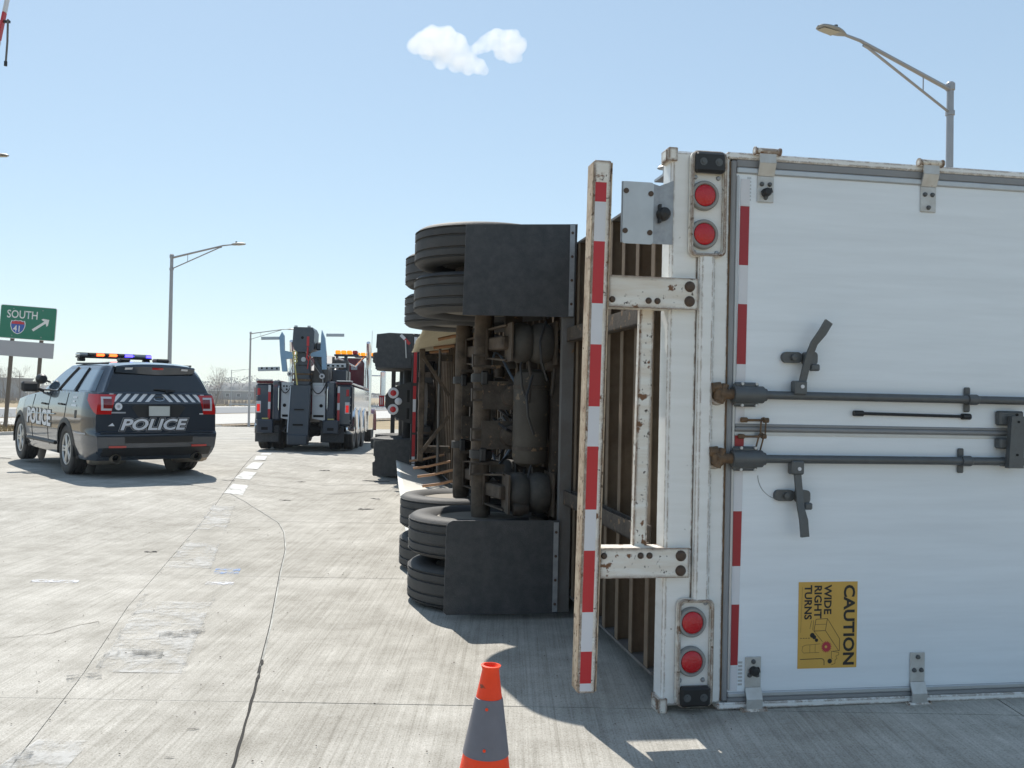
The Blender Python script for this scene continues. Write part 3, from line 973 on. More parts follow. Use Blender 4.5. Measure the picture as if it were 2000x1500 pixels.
def arm(z0, z1, flip, xin, xout, name='bumper_arm'):
    a = P(name, MB().bx(xin, xout, -.036, -.0305, z0, z1, .002).bx(xin, xout - .12, -.03, .075, z1 - .006, z1).bx(xin, xout - .12, -.03, .075, z0, z0 + .006), M['white_rusty'])
    zz_ = (z0 + .034) if flip else (z1 - .034)
    for bx_ in (xin + .018, xin + .190, xin + .232):
        MB().lathe([(0, -.014), (.009, -.012), (.0145, -.004), (.0150, .001)], (bx_, -.036, zz_), Y, 12).build('bolt', M['bolt'], a)
    for bz in ((z0 + .038, z0 + .106) if flip else (z1 - .036, z1 - .104)):
        MB().lathe([(0, -.018), (.015, -.016), (.0245, -.006), (.0255, .001)], (xout - .042, -.036, bz), Y, 14).build('bolt', M['bolt'], a)
    return a
arm(1.853, 1.998, True, -.298, .130)
arm(.620, .757, False, -.312, .112)
s = MB()
s.obox((-.096, .06, 1.305), Vector((1, 0, 0)), Y, Vector((.0125, 0, 1)).normalized(), .034, .022, .566, .004)
P('bumper_strut', s, M['white_rusty'])
for z in (1.90, .70):
    P('bumper_gusset', MB().prism([(-.29, .03, z - .004), (.0, .03, z - .004), (.0, .09, z - .004), (-.2, .07, z - .004)], (0, 0, .008)), M['white_rusty'])

# number plate bracket, blank side of the plate towards the camera
b = P('plate_bracket', MB().prism([(-.236, -.004, 2.436), (-.10, -.004, 2.436), (-.055, -.004, 2.424), (.012, -.004, 2.452), (.012, -.004, 2.155), (-.236, -.004, 2.155)], (0, .006, 0)), M['galv'])
MB().prism([(x, -.0055, z) for x, z in rring(-.231, -.084, 2.150, 2.436, .012)], (0, -.003, 0)).build('number_plate', M['alloy'], b)
for bx_, bz in ((-.216, 2.392), (-.098, 2.384), (-.218, 2.208), (-.100, 2.204)):
    MB().cyl((bx_, -.0125, bz), (bx_, -.008, bz), .0125, 14).build('bolt', M['bolt'], b)
MB().lathe([(0, -.05), (.022, -.046), (.03, -.03), (.032, 0)], (-.038, -.004, 2.292), Y, 16).bx(-.062, -.052, -.03, -.004, 2.25, 2.335).build('plate_lamp', M['black'], b)
# amber clearance lamp on the upper rail
P('lamp_bracket', MB().bx(.10, .17, .131, .55, 2.575, 2.588), M['galv'])
al = P('clearance_lamp', MB().lathe([(.048, 0), (.040, .010), (.022, .012), (.018, -.02), (.026, -.05)], (.148, .5, 2.64), Z, 20), M['alloy'])
MB().lathe([(.024, .010), (.022, .026), (.012, .036), (0, .038)], (.148, .5, 2.64), Z, 18).build('lens', M['amber'], al)

# ---------------- running gear
def tyre_mesh(R0, wd, rim, name='tyre', n=56):
    h = wd / 2
    pr = [(rim, -h * .72), (rim + .012, -h * .80), (R0 * .72, -h * .97), (R0 * .84, -h), (R0 * .93, -h * .95), (R0 * .968, -h * .86), (R0 * .990, -h * .76)]
    g = []
    for c in (-.44, -.15, .15, .44):
        a, b = (c - .035) * wd, (c + .035) * wd
        a2, b2 = (c - .018) * wd, (c + .018) * wd
        if abs(c) > .4:
            a, b, a2, b2 = [q * .80 for q in (a, b, a2, b2)]
        g += [(R0, a), (R0 - .013, a2), (R0 - .013, b2), (R0, b)]
    pr += g + [(r_, -h_) for r_, h_ in pr[::-1]]
    return MB().lathe(pr, (0, 0, 0), Z, n).mesh(name, M['tread'], 28)
TY = tyre_mesh(.5, .275, .295)
RM = MB().lathe([(.300, -.105), (.285, -.108), (.278, -.085), (.272, -.03), (.268, .0), (.262, .04), (.15, .066), (.14, .070), (.10, .072), (.085, .12), (.05, .125), (.05, -.02), (.255, -.02), (.264, .045), (.285, .108), (.300, .105)], (0, 0, 0), Z, 40).mesh('rim', M['rim_white'], 35)
def wheel(parent, x, y, z, flip, ty=TY, rm=RM):
    o = empty('wheel', (x, y, z), (PI if flip else 0, 0, random.random() * 6) if False else (PI if flip else 0, 0, 0), parent)
    inst('tyre', ty, o)
    inst('rim', rm, o)
    return o
AX = -.53
for ya in (2.42, 3.66):
    for z, fl in ((.140, 0), (.470, 1), (2.13, 0), (2.46, 1)):
        wheel(TRL, AX, ya, z, fl)
    s = MB().tube([(AX, ya, .12), (AX, ya, .5), (AX, ya, .62), (AX, ya, 1.98), (AX, ya, 2.1), (AX, ya, 2.48)], [.045, .05, .064, .064, .05, .045], 18)
    P('axle', s, M['steel_brown'])
    for z0 in (.60, 1.88):
        P('brake_drum', MB().lathe([(.10, -.09), (.205, -.085), (.21, .06), (.12, .09)], (AX, ya, .33 if z0 < 1 else 2.27), Z, 24), M['steel_dirty'])
    for zc in (.78, 1.80):
        # trailing arm: hanger ahead of the axle, air bag behind it
        P('hanger', MB().prism([(-.09, ya + .40, zc - .06), (-.09, ya + .66, zc - .06), (-.46, ya + .58, zc - .06), (-.46, ya + .48, zc - .06)], (0, 0, .12)), M['steel_dirty'])
        P('trailing_arm', MB().bar((-.42, ya + .55, zc), (AX + .08, ya, zc), .10, .10, (0, 0, 1), .01).bar((AX + .06, ya - .02, zc), (-.40, ya - .34, zc), .09, .09, (0, 0, 1), .01), M['steel_brown'])
        s = MB().bx(-.405, -.392, ya - .47, ya - .19, zc - .13, zc + .13)
        s.bar((AX + .03, ya - .06, zc + .10), (-.40, ya - .30, zc + .12), .04, .012, (0, 0, 1)).bar((AX + .03, ya - .06, zc - .10), (-.40, ya - .30, zc - .12), .04, .012, (0, 0, 1))
        s.bar((AX + .015, ya - .062, zc - .11), (AX + .015, ya - .062, zc + .11), .05, .012, (1, 0, 0))
        P('bag_seat', s, M['steel_brown'])
        P('air_bag', MB().lathe([(.09, .0), (.118, .012), (.136, .045), (.140, .085), (.128, .125), (.112, .140), (.128, .155), (.142, .20), (.138, .25), (.118, .278), (.09, .285)], (-.39, ya - .33, zc), X, 32), M['bag'])
        P('bag_plate', MB().bx(-.105, -.092, ya - .48, ya - .18, zc - .145, zc + .145), M['steel_brown'])
    # spring brake chambers and slack adjusters between the arms
    for zc, sg in ((1.16, 1), (1.44, -1)):
        P('brake_chamber', MB().lathe([(.03, -.13), (.07, -.12), (.082, -.08), (.082, -.01), (.088, 0), (.082, .01), (.08, .08), (.05, .11)], (AX + .20, ya - .02, zc), Y, 20), M['steel_dirty'])
        P('chamber_bracket', MB().bx(AX - .01, AX + .22, ya - .09, ya - .075, zc - .10, zc + .10).bx(AX + .05, AX + .20, ya - .09, ya + .05, zc - .03 * sg, zc - .022 * sg), M['steel_dirty'])
        P('cam_shaft', MB().cyl((AX + .07, ya + .10, .55 if sg > 0 else 1.35), (AX + .07, ya + .10, 1.25 if sg > 0 else 2.05), .022, 10).bx(AX - .02, AX + .12, ya - .07, ya + .10, zc - .20 * sg - .012, zc - .20 * sg + .012), M['steel_dirty'])
    for zc in (1.02, 1.56):
        s = MB().lathe([(.066, -.03), (.082, -.028), (.082, .028), (.066, .03)], (AX, ya, zc), Z, 18)
        s.bx(AX - .02, AX + .03, ya - .10, ya - .06, zc - .05, zc + .05, .01)
        P('axle_collar', s, M['black'])
# air tank strapped between the bags
P('air_tank', MB().lathe([(0, -.34), (.06, -.335), (.105, -.31), (.122, -.27), (.122, .27), (.105, .31), (.06, .335), (0, .34)], (-.225, 2.16, 1.29), Z, 28), M['tank'])
for z in (1.08, 1.50):
    P('tank_strap', MB().lathe([(.1235, -.014), (.126, -.012), (.126, .012), (.1235, .014)], (-.225, 2.16, z), Z, 28), M['steel_dirty'])
# cross channels of the slider frame
for y in (2.05, 3.0, 3.3, 4.25, 5.1):
    P('frame_channel', MB().bx(-.10, -.02, y, y + .008, .75, 1.88).bx(-.10, -.094, y, y + .06, .75, 1.88), M['steel_dirty'])
P('frame_plate', MB().bx(-.19, -.11, 2.30, 2.9, .80, .806).bx(-.19, -.11, 2.30, 2.9, 1.79, 1.796), M['steel_dirty'])
# hoses and cables
for i in range(11):
    y0, z0 = 2.05 + random.random() * 1.2, 1.0 + random.random() * .6
    pts = [(-.10, y0, z0)]
    for t in (1, 2, 3, 4):
        pts.append((-.10 - .10 * t + random.uniform(-.04, .04), y0 + random.uniform(-.1, .25), z0 + random.uniform(-.18, .18) * t / 2))
    sm = []
    for a in range(len(pts) - 1):
        for u in (0, .34, .67):
            p = [Vector(pts[max(0, min(len(pts) - 1, a + k))]) for k in (-1, 0, 1, 2)]
            sm.append(.5 * ((2 * p[1]) + (p[2] - p[0]) * u + (2 * p[0] - 5 * p[1] + 4 * p[2] - p[3]) * u * u + (3 * p[1] - p[0] - 3 * p[2] + p[3]) * u ** 3))
    P('air_hose', MB().tube(sm, .010 if i % 3 else .006, 6), M['hose'] if i % 4 else M['wire'])
P('valve', MB().bx(-.24, -.12, 2.55, 2.68, 1.18, 1.30, .01).cyl((-.28, 2.61, 1.24), (-.22, 2.61, 1.24), .03, 10), M['steel_dirty'])
P('valve', MB().bx(-.22, -.12, 2.60, 2.75, 1.42, 1.50, .01).cyl((-.2, 2.6, 1.5), (-.2, 2.6, 1.56), .02, 10), M['black'])

# more of what hangs under there: clamps, pipe runs, castings, straps
for i in range(46):
    y = random.uniform(1.95, 3.9)
    z = random.choice((random.uniform(.55, 2.05), random.uniform(.9, 1.7)))
    x = random.uniform(-.34, -.06) if y < 2.3 else random.uniform(-.44, -.06)
    k = i % 5
    if k == 0:
        P('casting', MB().lathe([(.02, -.05), (.045, -.045), (.05, 0), (.04, .03), (.03, .06)], (x, y, z), random.choice((X, Y, Z)), 12), M['clutter'])
    elif k == 1:
        P('clamp', MB().bx(x - .05, x + .05, y - .012, y + .012, z - .03, z + .03, .006).cyl((x - .03, y - .03, z), (x - .03, y + .03, z), .012, 8), M['clutter'])
    elif k == 2:
        P('pipe', MB().tube([(x, y, z - .22), (x + .02, y + .02, z - .05), (x - .02, y + .03, z + .16), (x - .05, y + .08, z + .24)], .012, 7), M['clutter'])
    elif k == 3:
        P('angle_bracket', MB().bx(x - .06, x + .06, y, y + .008, z - .08, z + .08).bx(x - .06, x - .052, y, y + .07, z - .08, z + .08), M['steel_dirty'])
    else:
        P('air_hose', MB().tube([(x, y, z - .2), (x - .05, y - .04, z - .08), (x - .06, y - .02, z + .06), (x - .01, y + .04, z + .2)], .008, 6), M['hose'])
for zc in (.92, 1.16, 1.44, 1.68):
    P('axle_bracket', MB().bx(AX - .075, AX + .03, 2.335, 2.350, zc - .045, zc - .030).bx(AX - .075, AX + .03, 2.335, 2.350, zc + .030, zc + .045).bx(AX - .085, AX - .074, 2.33, 2.37, zc - .045, zc + .045), M['clutter'])
    P('axle_bracket', MB().prism([(AX + .07, 2.42, zc - .03), (AX + .17, 2.40, zc - .03), (AX + .17, 2.46, zc - .03), (AX + .07, 2.48, zc - .03)], (0, 0, .06)), M['clutter'])
for z in (.36, 2.26):
    P('brake_shoe_plate', MB().lathe([(.07, 0), (.20, .0), (.205, .015), (.07, .02)], (AX, 2.42, z + (.12 if z < 1 else -.14)), Z, 24), M['clutter'])

# mud flaps on their bracket
P('flap_bracket', MB().bx(-.092, -.016, 1.795, 1.801, .04, 2.56).bx(-.092, -.086, 1.801, 1.86, .04, 2.56).bx(-.022, -.016, 1.801, 1.86, .04, 2.56), M['steel_grey'])
P('flap_arm', MB().bx(-.016, .0, 1.80, 1.90, .70, .80).bx(-.016, 0, 1.80, 1.90, 1.80, 1.90), M['steel_brown'])
for z0, rounded in ((1.985, 0), (.035, 1)):
    z1 = z0 + .60
    if rounded:
        po = [(-.835, z0 + .02), (-.815, z0), (-.098, z0), (-.09, z1), (-.79, z1), (-.815, z1 - .012), (-.828, z1 - .04)]
    else:
        po = [(-.755, z0 - .035), (-.022, z0 - .025), (-.012, z1 - .015), (-.745, z1 - .055)]
    f = P('mud_flap', MB().prism([(x, 1.775, z) for x, z in po], (0, .012, 0)), M['flap'])
    xe = -.098 if rounded else -.03
    MB().bx(xe - .032, xe, 1.769, 1.7745, z0 + (.01 if rounded else -.02), z1 - (.012 if rounded else .022)).build('flap_strip', M['galv'], f)
    for i in range(4):
        z = z0 + .06 + i * .155
        MB().lathe([(0, -.008), (.007, -.007), (.010, 0)], (xe - .016, 1.769, z), Y, 8).build('bolt', M['bolt'], f)

# side skirts
def skirt(fn, mat, name='side_skirt'):
    s = MB().grid(fn, fr(0, 1, 24), fr(0, 1, 10))
    o = P(name, s, mat, recalc=False)
    md = o.modifiers.new('thick', 'SOLIDIFY')
    md.thickness = .006
    return o
def sk_up(a, b):      # a along the trailer, b from its rail to the free edge
    y = 4.9 + 5.6 * a
    wd = .80 - .22 * a
    k = smooth(0, 1, a)
    return (.02 - wd * b, y, 2.55 - (.45 + .02 * math.sin(a * 9)) * (b ** 1.4 * (1 - k) + k * (.86 + .14 * b)) + .010 * math.sin(a * 40) * b)
sku = skirt(sk_up, M['skirt'])
def sk_lo(a, b):
    y = 4.9 + 6.1 * a
    wd = .88 - .16 * a
    return (-.02 - wd * b, y, .06 + (.10 * a + .20 * a ** 3) * b + .02 * math.sin(a * 13 + b * 3) * a)
skl = skirt(sk_lo, M['skirt_white'])
tag(sku, label='cream side skirt hanging from the upper edge of the trailer')
tag(skl, label='white side skirt lying bent on the concrete')
for k in range(6):
    y = 5.6 + k * .95
    aa = (y - 4.9) / 5.6
    P('skirt_strut', MB().tube([(p[0], p[1], p[2] - .03) for p in (sk_up(aa, .02), sk_up(aa, .25), sk_up(aa, .52))], .022, 8), M['strut'])
    zz0 = .16 + .035 * k
    P('skirt_strut', MB().tube([(-.02, y, zz0 + .16), (-.35, y + .02, zz0 + .08), (-.56, y + .05, zz0 + .05)], .018, 8), M['strut'])
# landing gear folded out sideways
s = MB().bx(-.50, -.42, 9.46, 9.56, .45, 2.10, .006)
P('gear_crossbar', s, M['steel_brown'])
for z in (.62, 1.98):
    P('gear_leg', MB().bx(-.41, -.01, 9.56, 9.66, z - .05, z + .05, .006), M['steel_dirty'])
P('gear_brace', MB().bar((-.45, 9.44, 1.98), (-.06, 9.44, 1.42), .05, .05), M['steel_brown'])
P('gear_brace', MB().bar((-.45, 9.44, .58), (-.06, 9.44, 1.12), .05, .05), M['steel_brown'])
P('gear_shaft', MB().cyl((-.2, 9.5, .3), (-.2, 9.5, 2.3), .02, 8), M['steel_grey'])

# ------------------------------------------------------------------ overturned tractor, still coupled ahead of the trailer
a_ = Vector((-math.sin(R(9.65)), math.cos(R(9.65)), 0))
tp = Vector((.7104, 4.2634, .004)) + a_ * 11.25
TRC = empty('semi_tractor', tp, (0, R(.25), R(9.65)))
tag(TRC, 'overturned semi tractor with square mud flaps, beyond the trailer underside', 'truck tractor')
M['tractor_black'] = worn('tractor_black', (.03, .032, .035), .5, .2, c2=(.06, .055, .05), scale=8, bump=.1)
M['cab_blue'] = worn('cab_paint', (.10, .02, .025), .3, 0, coat=.6, bump=0)
def Q(name, s, mat, parent=TRC, **k): return s.build(name, mat, parent, **k)
for (z0, z1, up_) in ((1.865, 2.43, 1), (.075, .665, 0)):
    nz = z0 + (z1 - z0) * .46
    Q('mud_flap', MB().prism([(-1.11, 0, z0 + .02), (-1.09, 0, z0), (-.52, 0, z0), (-.50, 0, z1), (-.88, 0, z1 + .01), (-1.09, 0, z1 - .02), (-1.10, 0, nz + .06), (-1.075, 0, nz + .05), (-1.075, 0, nz - .03), (-1.115, 0, nz - .05)], (0, .012, 0)), M['flap'])
    za, zb_ = (z1 - .02, z1 - .17) if up_ else (z0 + .02, z0 + .15)
    Q('flap_tape', MB().bar((-.70, -.004, za), (-.63, -.004, za + (zb_ - za) * .45), .004, .05, (1, 0, 1)), M['tape_white'])
    Q('flap_tape', MB().bar((-.63, -.004, za + (zb_ - za) * .45), (-.55, -.004, zb_), .004, .05, (1, 0, 1)), M['tape_red'])
    Q('flap_stay', MB().tube([(-.62, -.015, (z0 + z1) / 2 + (.18 if up_ else -.16)), (-.60, -.015, (z0 + z1) / 2 - .12)], .012, 6), M['alloy'])
Q('rear_bar', MB().bx(-.50, -.40, -.01, .10, .12, 2.40, .006), M['tractor_black'])
for i, (a, b_, isr) in enumerate(((2.38, 2.27, 0), (2.25, 2.15, 0), (2.15, 1.62, 1), (1.57, 1.35, 1), (1.35, 1.14, 0), (1.14, .80, 1), (.76, .40, 1), (.40, .30, 0), (.28, .16, 0))):
    Q('reflective_tape', MB().bx(-.475, -.425, -.0125, -.0105, b_, a), M['tape_red'] if isr else M['tape_white'])
# tail panel with lamps
po = [(-.56, -.02, 1.62), (-.70, -.02, 1.58), (-.85, -.02, 1.52), (-.93, -.02, 1.40), (-.93, -.02, 1.22), (-.85, -.02, 1.10), (-.70, -.02, 1.02), (-.56, -.02, .96), (-.50, -.02, .94), (-.50, -.02, 1.64)]
Q('tail_panel', MB().prism(po, (0, .03, 0)), M['tractor_black'])
for (x, z, mt, r_) in ((-.80, 1.445, 'lens_red', .05), (-.715, 1.31, 'tape_white', .06), (-.80, 1.175, 'lens_red', .05)):
    tl_ = empty('tail_lamp', (0, 0, 0), parent=TRC)
    if mt == 'lens_red':
        MB().lathe([(0, -.01), (.085, -.01), (.09, 0)], (x, -.021, z), Y, 20).build('lamp_ring', M['tape_white'], tl_)
    MB().lathe([(0, -.022), (r_ * .8, -.016), (r_, -.006)], (x, -.025, z), Y, 18).build('lens', M[mt], tl_)
Q('cable_slot', MB().bx(-.575, -.53, -.024, -.02, 1.30, 1.50, .003).bx(-.575, -.53, -.024, -.02, 1.02, 1.20, .003), M['hole'])
Q('placard', MB().bx(-1.03, -.945, -.03, -.02, 1.22, 1.40, .004), M['tape_dark_red'])
Q('placard_lettering', MB().bx(-1.01, -1.0, -.0315, -.0305, 1.25, 1.37).bx(-.985, -.975, -.0315, -.0305, 1.25, 1.37), M['tape_white'])
# drive tyres with lugs, frame, fifth wheel, cab
def lug_tyre():
    s = MB().lathe([(.29, -.10), (.36, -.135), (.46, -.14), (.488, -.12), (.488, .12), (.46, .14), (.36, .135), (.29, .10)], (0, 0, 0), Z, 40)
    for k in range(36):
        a = 2 * PI * k / 36
        d, t = Vector((math.cos(a), math.sin(a), 0)), Vector((-math.sin(a), math.cos(a), 0))
        for z in (-.075, .075):
            s.obox(d * .487 + Vector((0, 0, z)) + t * (.02 if z > 0 else -.02), d, t, Z, .022, .026, .058)
    return s.mesh('tyre', M['tread'])
LT = lug_tyre()
for ya in (.95, 2.25):
    for z, f_ in ((.19, 0), (.53, 1), (2.0, 0), (2.33, 1)):
        o = empty('wheel', (-.52, ya, z), (PI if f_ else 0, 0, 0), TRC)
        inst('tyre', LT, o)
        inst('rim', RM, o)
    Q('axle', MB().lathe([(.07, -1.0), (.08, -.3), (.19, -.12), (.21, 0), (.19, .12), (.08, .3), (.07, 1.0)], (-.52, ya, 1.26), Z, 18), M['tractor_black'])
for z in (.85, 1.68):
    Q('frame_rail', MB().bx(-.42, -.16, .12, 8.6, z - .04, z + .04), M['tractor_black'])
for z, za in ((.8, .55), (1.72, 1.97)):
    Q('inner_tyre_lug', MB().lathe([(.29, -.10), (.42, -.14), (.488, -.12), (.488, .12), (.42, .14), (.29, .10)], (-.60, .62, za), Z, 32), M['tread'])
Q('fifth_wheel', MB().cyl((-.15, 1.5, 1.26), (-.03, 1.5, 1.26), .48, 24), M['steel_dirty'])
for z, f_ in ((.22, 0), (2.30, 1)):
    o = empty('wheel', (-.52, 7.4, z), (PI if f_ else 0, 0, 0), TRC)
    inst('tyre', TY, o)
    inst('rim', RM, o)
Q('front_axle', MB().bar((-.5, 7.4, .3), (-.5, 7.4, 2.2), .1, .1), M['tractor_black'])
for z in (.28, 2.24):
    Q('fuel_tank', MB().lathe([(0, -.75), (.28, -.73), (.30, -.68), (.30, .68), (.28, .73), (0, .75)], (-.35, 4.6, z), Y, 24), M['chrome'])
def oct_(x0, x1, z0, z1, c): return [(x0 + c, z0), (x1 - c, z0), (x1, z0 + c), (x1, z1 - c), (x1 - c, z1), (x0 + c, z1), (x0, z1 - c), (x0, z0 + c)]
Q('cab', MB().prism([(x, 5.1, z) for x, z in oct_(.0, 2.6, .06, 2.46, .12)], (0, 1.9, 0)), M['cab_blue'])
Q('bonnet', MB().prism([(x, 7.0, z) for x, z in oct_(-.2, .9, .2, 2.32, .2)], (0, 1.7, 0)), M['cab_blue'])
Q('windscreen', MB().bx(1.0, 2.0, 7.0, 7.02, .3, 2.2), M['glass'])

# ------------------------------------------------------------------ heavy tow truck
TOW = empty('tow_truck', (-5.22, 23.15, -.02), (R(-1.4), 0, R(4)))
tag(TOW, 'heavy recovery tow truck with maroon cab and raised lifting gear, seen from behind', 'tow truck')
M['navy'] = worn('navy_body', (.040, .055, .080), .28, .2, c2=(.055, .065, .08), scale=4, coat=.5, bump=.02)
M['maroon'] = worn('maroon_paint', (.15, .022, .035), .25, .1, c2=(.12, .02, .03), scale=4, coat=.7, bump=0)
M['fork'] = worn('fork_blue', (.24, .38, .52), .4, .3, c2=(.18, .27, .38), scale=6, bump=.05)
M['silver'] = worn('tool_silver', (.46, .49, .52), .38, .5, c2=(.36, .38, .40), scale=7, bump=.05)
M['boom'] = worn('boom_dark', (.060, .075, .095), .42, .25, c2=(.10, .105, .11), scale=6, bump=.1)
M['lamp_lit'] = base('tail_lens_lit', (.7, .01, .01), .2, emit=(1, .03, .02), es=.25)
M['amber_lit'] = base('beacon_lit', (.85, .30, .01), .2, emit=(1, .33, .01), es=.55)
M['hook_red'] = base('hook_red', (.50, .03, .03), .5)
M['hook_yellow'] = base('hook_yellow', (.55, .50, .18), .5)
def W(name, s, mat, parent=TOW, **k): return s.build(name, M[mat] if isinstance(mat, str) else mat, parent, **k)
# body side boxes
for sg, (xo, xi) in ((-1, (-1.20, -.775)), (1, (1.20, .80))):
    a, b_ = min(xo, xi), max(xo, xi)
    W('body_panel', MB().bx(a, b_, -.02, .25, .62, 1.66, .05), 'navy')
    xa, xb = (-.765, -.565) if sg < 0 else (.545, .79)
    W('inner_panel', MB().bx(xa, xb, -.10, .3, .74, 1.74, .04), 'navy')
    W('body_side', MB().bx(sg * 1.205 - .02, sg * 1.205 + .02, .25, 4.9, 1.02, 1.62, .015), 'chrome')
    W('deck_top', MB().bx(sg * .86 - .34, sg * .86 + .34, .0, 4.9, 1.665, 1.73, .03), 'maroon')
    xt = -.855 if sg < 0 else .862
    for (z0, z1, mt) in ((1.45, 1.62, 'tape_white'), (1.20, 1.45, 'tape_red'), (1.02, 1.20, 'tape_white'), (.74, 1.02, 'tape_red')):
        W('reflective_tape', MB().bx(xt - .03, xt + .03, -.024, -.0205, z0, z1), mt)
    xl = -1.115 if sg < 0 else 1.085
    t_ = empty('tail_lamp', (0, 0, 0), parent=TOW)
    MB().bx(xl - .06, xl + .055, -.03, -.021, .93, 1.22, .006).build('lamp_frame', M['tape_white'], t_)
    MB().bx(xl - .04, xl + .035, -.045, -.0305, .96, 1.14, .006).build('lens', M['lamp_lit'], t_)
    t_ = empty('tail_lamp', (0, 0, 0), parent=TOW)
    MB().bx(xl - .035, xl + .035, -.035, -.021, 1.37, 1.54, .006).build('lens', M['lens_red'], t_)
    # silver control plates either side of the mast
    pa, pb = (-.555, -.265) if sg < 0 else (.215, .535)
    W('control_plate', MB().prism([(pa, -.06, .80), (pb, -.06, .74), (pb, -.06, 1.42), (pb - .03, -.06, 1.45), (pb, -.06, 1.50), (pb, -.06, 1.70), (pa, -.06, 1.70)], (0, .05, 0)), 'silver')
    MBk = MB().bx(pa + .03, pb - .03, -.064, -.0605, .83, .89, .003)
    MBk.cyl(((pa + pb) / 2 + sg * .06, -.065, 1.12), ((pa + pb) / 2 + sg * .06, -.06, 1.12), .045, 16)
    W('plate_opening', MBk, 'hole')
    if sg < 0:
        for (dx, z) in ((.06, 1.60), (.13, 1.60), (.22, 1.59), (.13, 1.52)):
            W('gauge', MB().cyl((pa + dx, -.068, z), (pa + dx, -.06, z), .026, 12), 'black')
    else:
        W('plate_cover', MB().bx(pa + .04, pb - .02, -.068, -.0605, 1.38, 1.62, .004), 'tape_white')
    # step box, flap
    xs0 = -.93 if sg < 0 else .69
    W('step_box', MB().bx(xs0 - .20, xs0 + .20, -.16, .1, .42, .76, .02), 'navy')
    W('step_slot', MB().bx(xs0 - .08, xs0 + .08, -.165, -.1605, .50, .57), 'hole')
    W('marker_light', MB().bx(xs0 - .08, xs0 + .08, -.12, -.08, .765, .80, .005), 'hook_yellow')
    W('mud_flap', MB().bx(xs0 - .26, xs0 + .32, .0, .015, .20, .62, .004), 'flap')
# wheels
RM2 = MB().lathe([(.300, -.105), (.285, -.108), (.27, -.03), (.262, .05), (.15, .07), (.10, .075), (.08, .14), (0, .15)], (0, 0, 0), Z, 32).mesh('rim', M['chrome'], 35)
for ya in (.75, 2.05, 3.35):
    for x, f_ in ((-1.06, -1), (-.72, 1), (.72, -1), (1.06, 1)):
        o = empty('wheel', (x, ya, .5), (0, f_ * PI / 2, 0), TOW)
        inst('tyre', TY, o)
        inst('rim', RM2, o)
    for x in (-1.06, 1.06):
        s = MB()
        arc_ = [(.60 * math.cos(a), .60 * math.sin(a)) for a in fr(-.15, PI + .15, 18)]
        s.grid(lambda u, v: (x + (v - .5) * .36, ya + arc_[u][0], .5 + arc_[u][1]), list(range(19)), [0, 1])
        f_ = W('fender', s, 'chrome', recalc=False)
        f_.modifiers.new('thick', 'SOLIDIFY').thickness = .015
    W('axle', MB().lathe([(.07, -.9), (.08, -.3), (.19, -.12), (.19, .12), (.08, .3), (.07, .9)], (0, ya, .5), X, 16), 'tractor_black')
for x, f_ in ((-1.0, -1), (1.0, 1)):
    o = empty('wheel', (x, 7.4, .52), (0, f_ * PI / 2, 0), TOW)
    inst('tyre', TY, o)
    inst('rim', RM2, o)
    s = MB()
    arc_ = [(.62 * math.cos(a), .60 * math.sin(a)) for a in fr(-.2, PI + .1, 16)]
    s.grid(lambda u, v: (x + (v - .5) * .42, 7.4 + arc_[u][0], .52 + arc_[u][1]), list(range(17)), [0, 1])
    W('fender', s, 'maroon', recalc=False).modifiers.new('thick', 'SOLIDIFY').thickness = .02
W('front_axle', MB().bar((-.95, 7.4, .5), (.95, 7.4, .5), .1, .12), 'tractor_black')
for x in (-.42, .42):
    W('frame_rail', MB().bx(x - .04, x + .04, .1, 9.0, .62, .90), 'tractor_black')
# folded underlift mast with its dark head
W('mast', MB().prism([(-.34, -.42, .24), (.17, -.42, .22), (.19, -.32, 1.62), (-.30, -.32, 1.62)], (0, .30, 0)), 'boom')
W('mast_foot', MB().bx(-.33, .17, -.46, -.16, .14, .40, .03), 'boom')
W('mast_upper', MB().bx(-.22, .17, -.30, .0, 1.62, 2.12, .02), 'boom')
W('mast_ring', MB().bx(-.24, .19, -.33, .02, 1.72, 1.78, .01).bx(-.24, .19, -.33, .02, 1.88, 1.92, .01), 'rod_rust')
W('boom_head', MB().prism([(-.20, -.5, 2.50), (-.14, -.5, 2.44), (.20, -.5, 2.44), (.28, -.5, 2.52), (.29, -.5, 2.95), (.24, -.5, 3.05), (-.22, -.5, 3.05), (-.24, -.5, 2.66)], (0, .8, 0)), 'boom')
W('head_hole', MB().cyl((.0, -.505, 2.79), (.0, -.495, 2.79), .035, 14), 'hole')
W('head_knob', MB().cyl((-.17, -.45, 3.05), (-.17, -.45, 3.09), .04, 10).cyl((.15, -.45, 3.05), (.15, -.45, 3.09), .04, 10), 'alloy')
W('head_strap', MB().bx(.11, .17, -.512, -.501, 2.58, 2.82), 'tape_red')
W('neck', MB().bx(-.18, .16, -.34, .02, 2.10, 2.46, .03), 'boom')
W('pivot_pin', MB().cyl((.02, -.38, 2.26), (.02, -.33, 2.26), .06, 16), 'silver')
W('side_motor', MB().bx(.30, .52, -.3, .0, 2.50, 2.70, .03), 'boom')
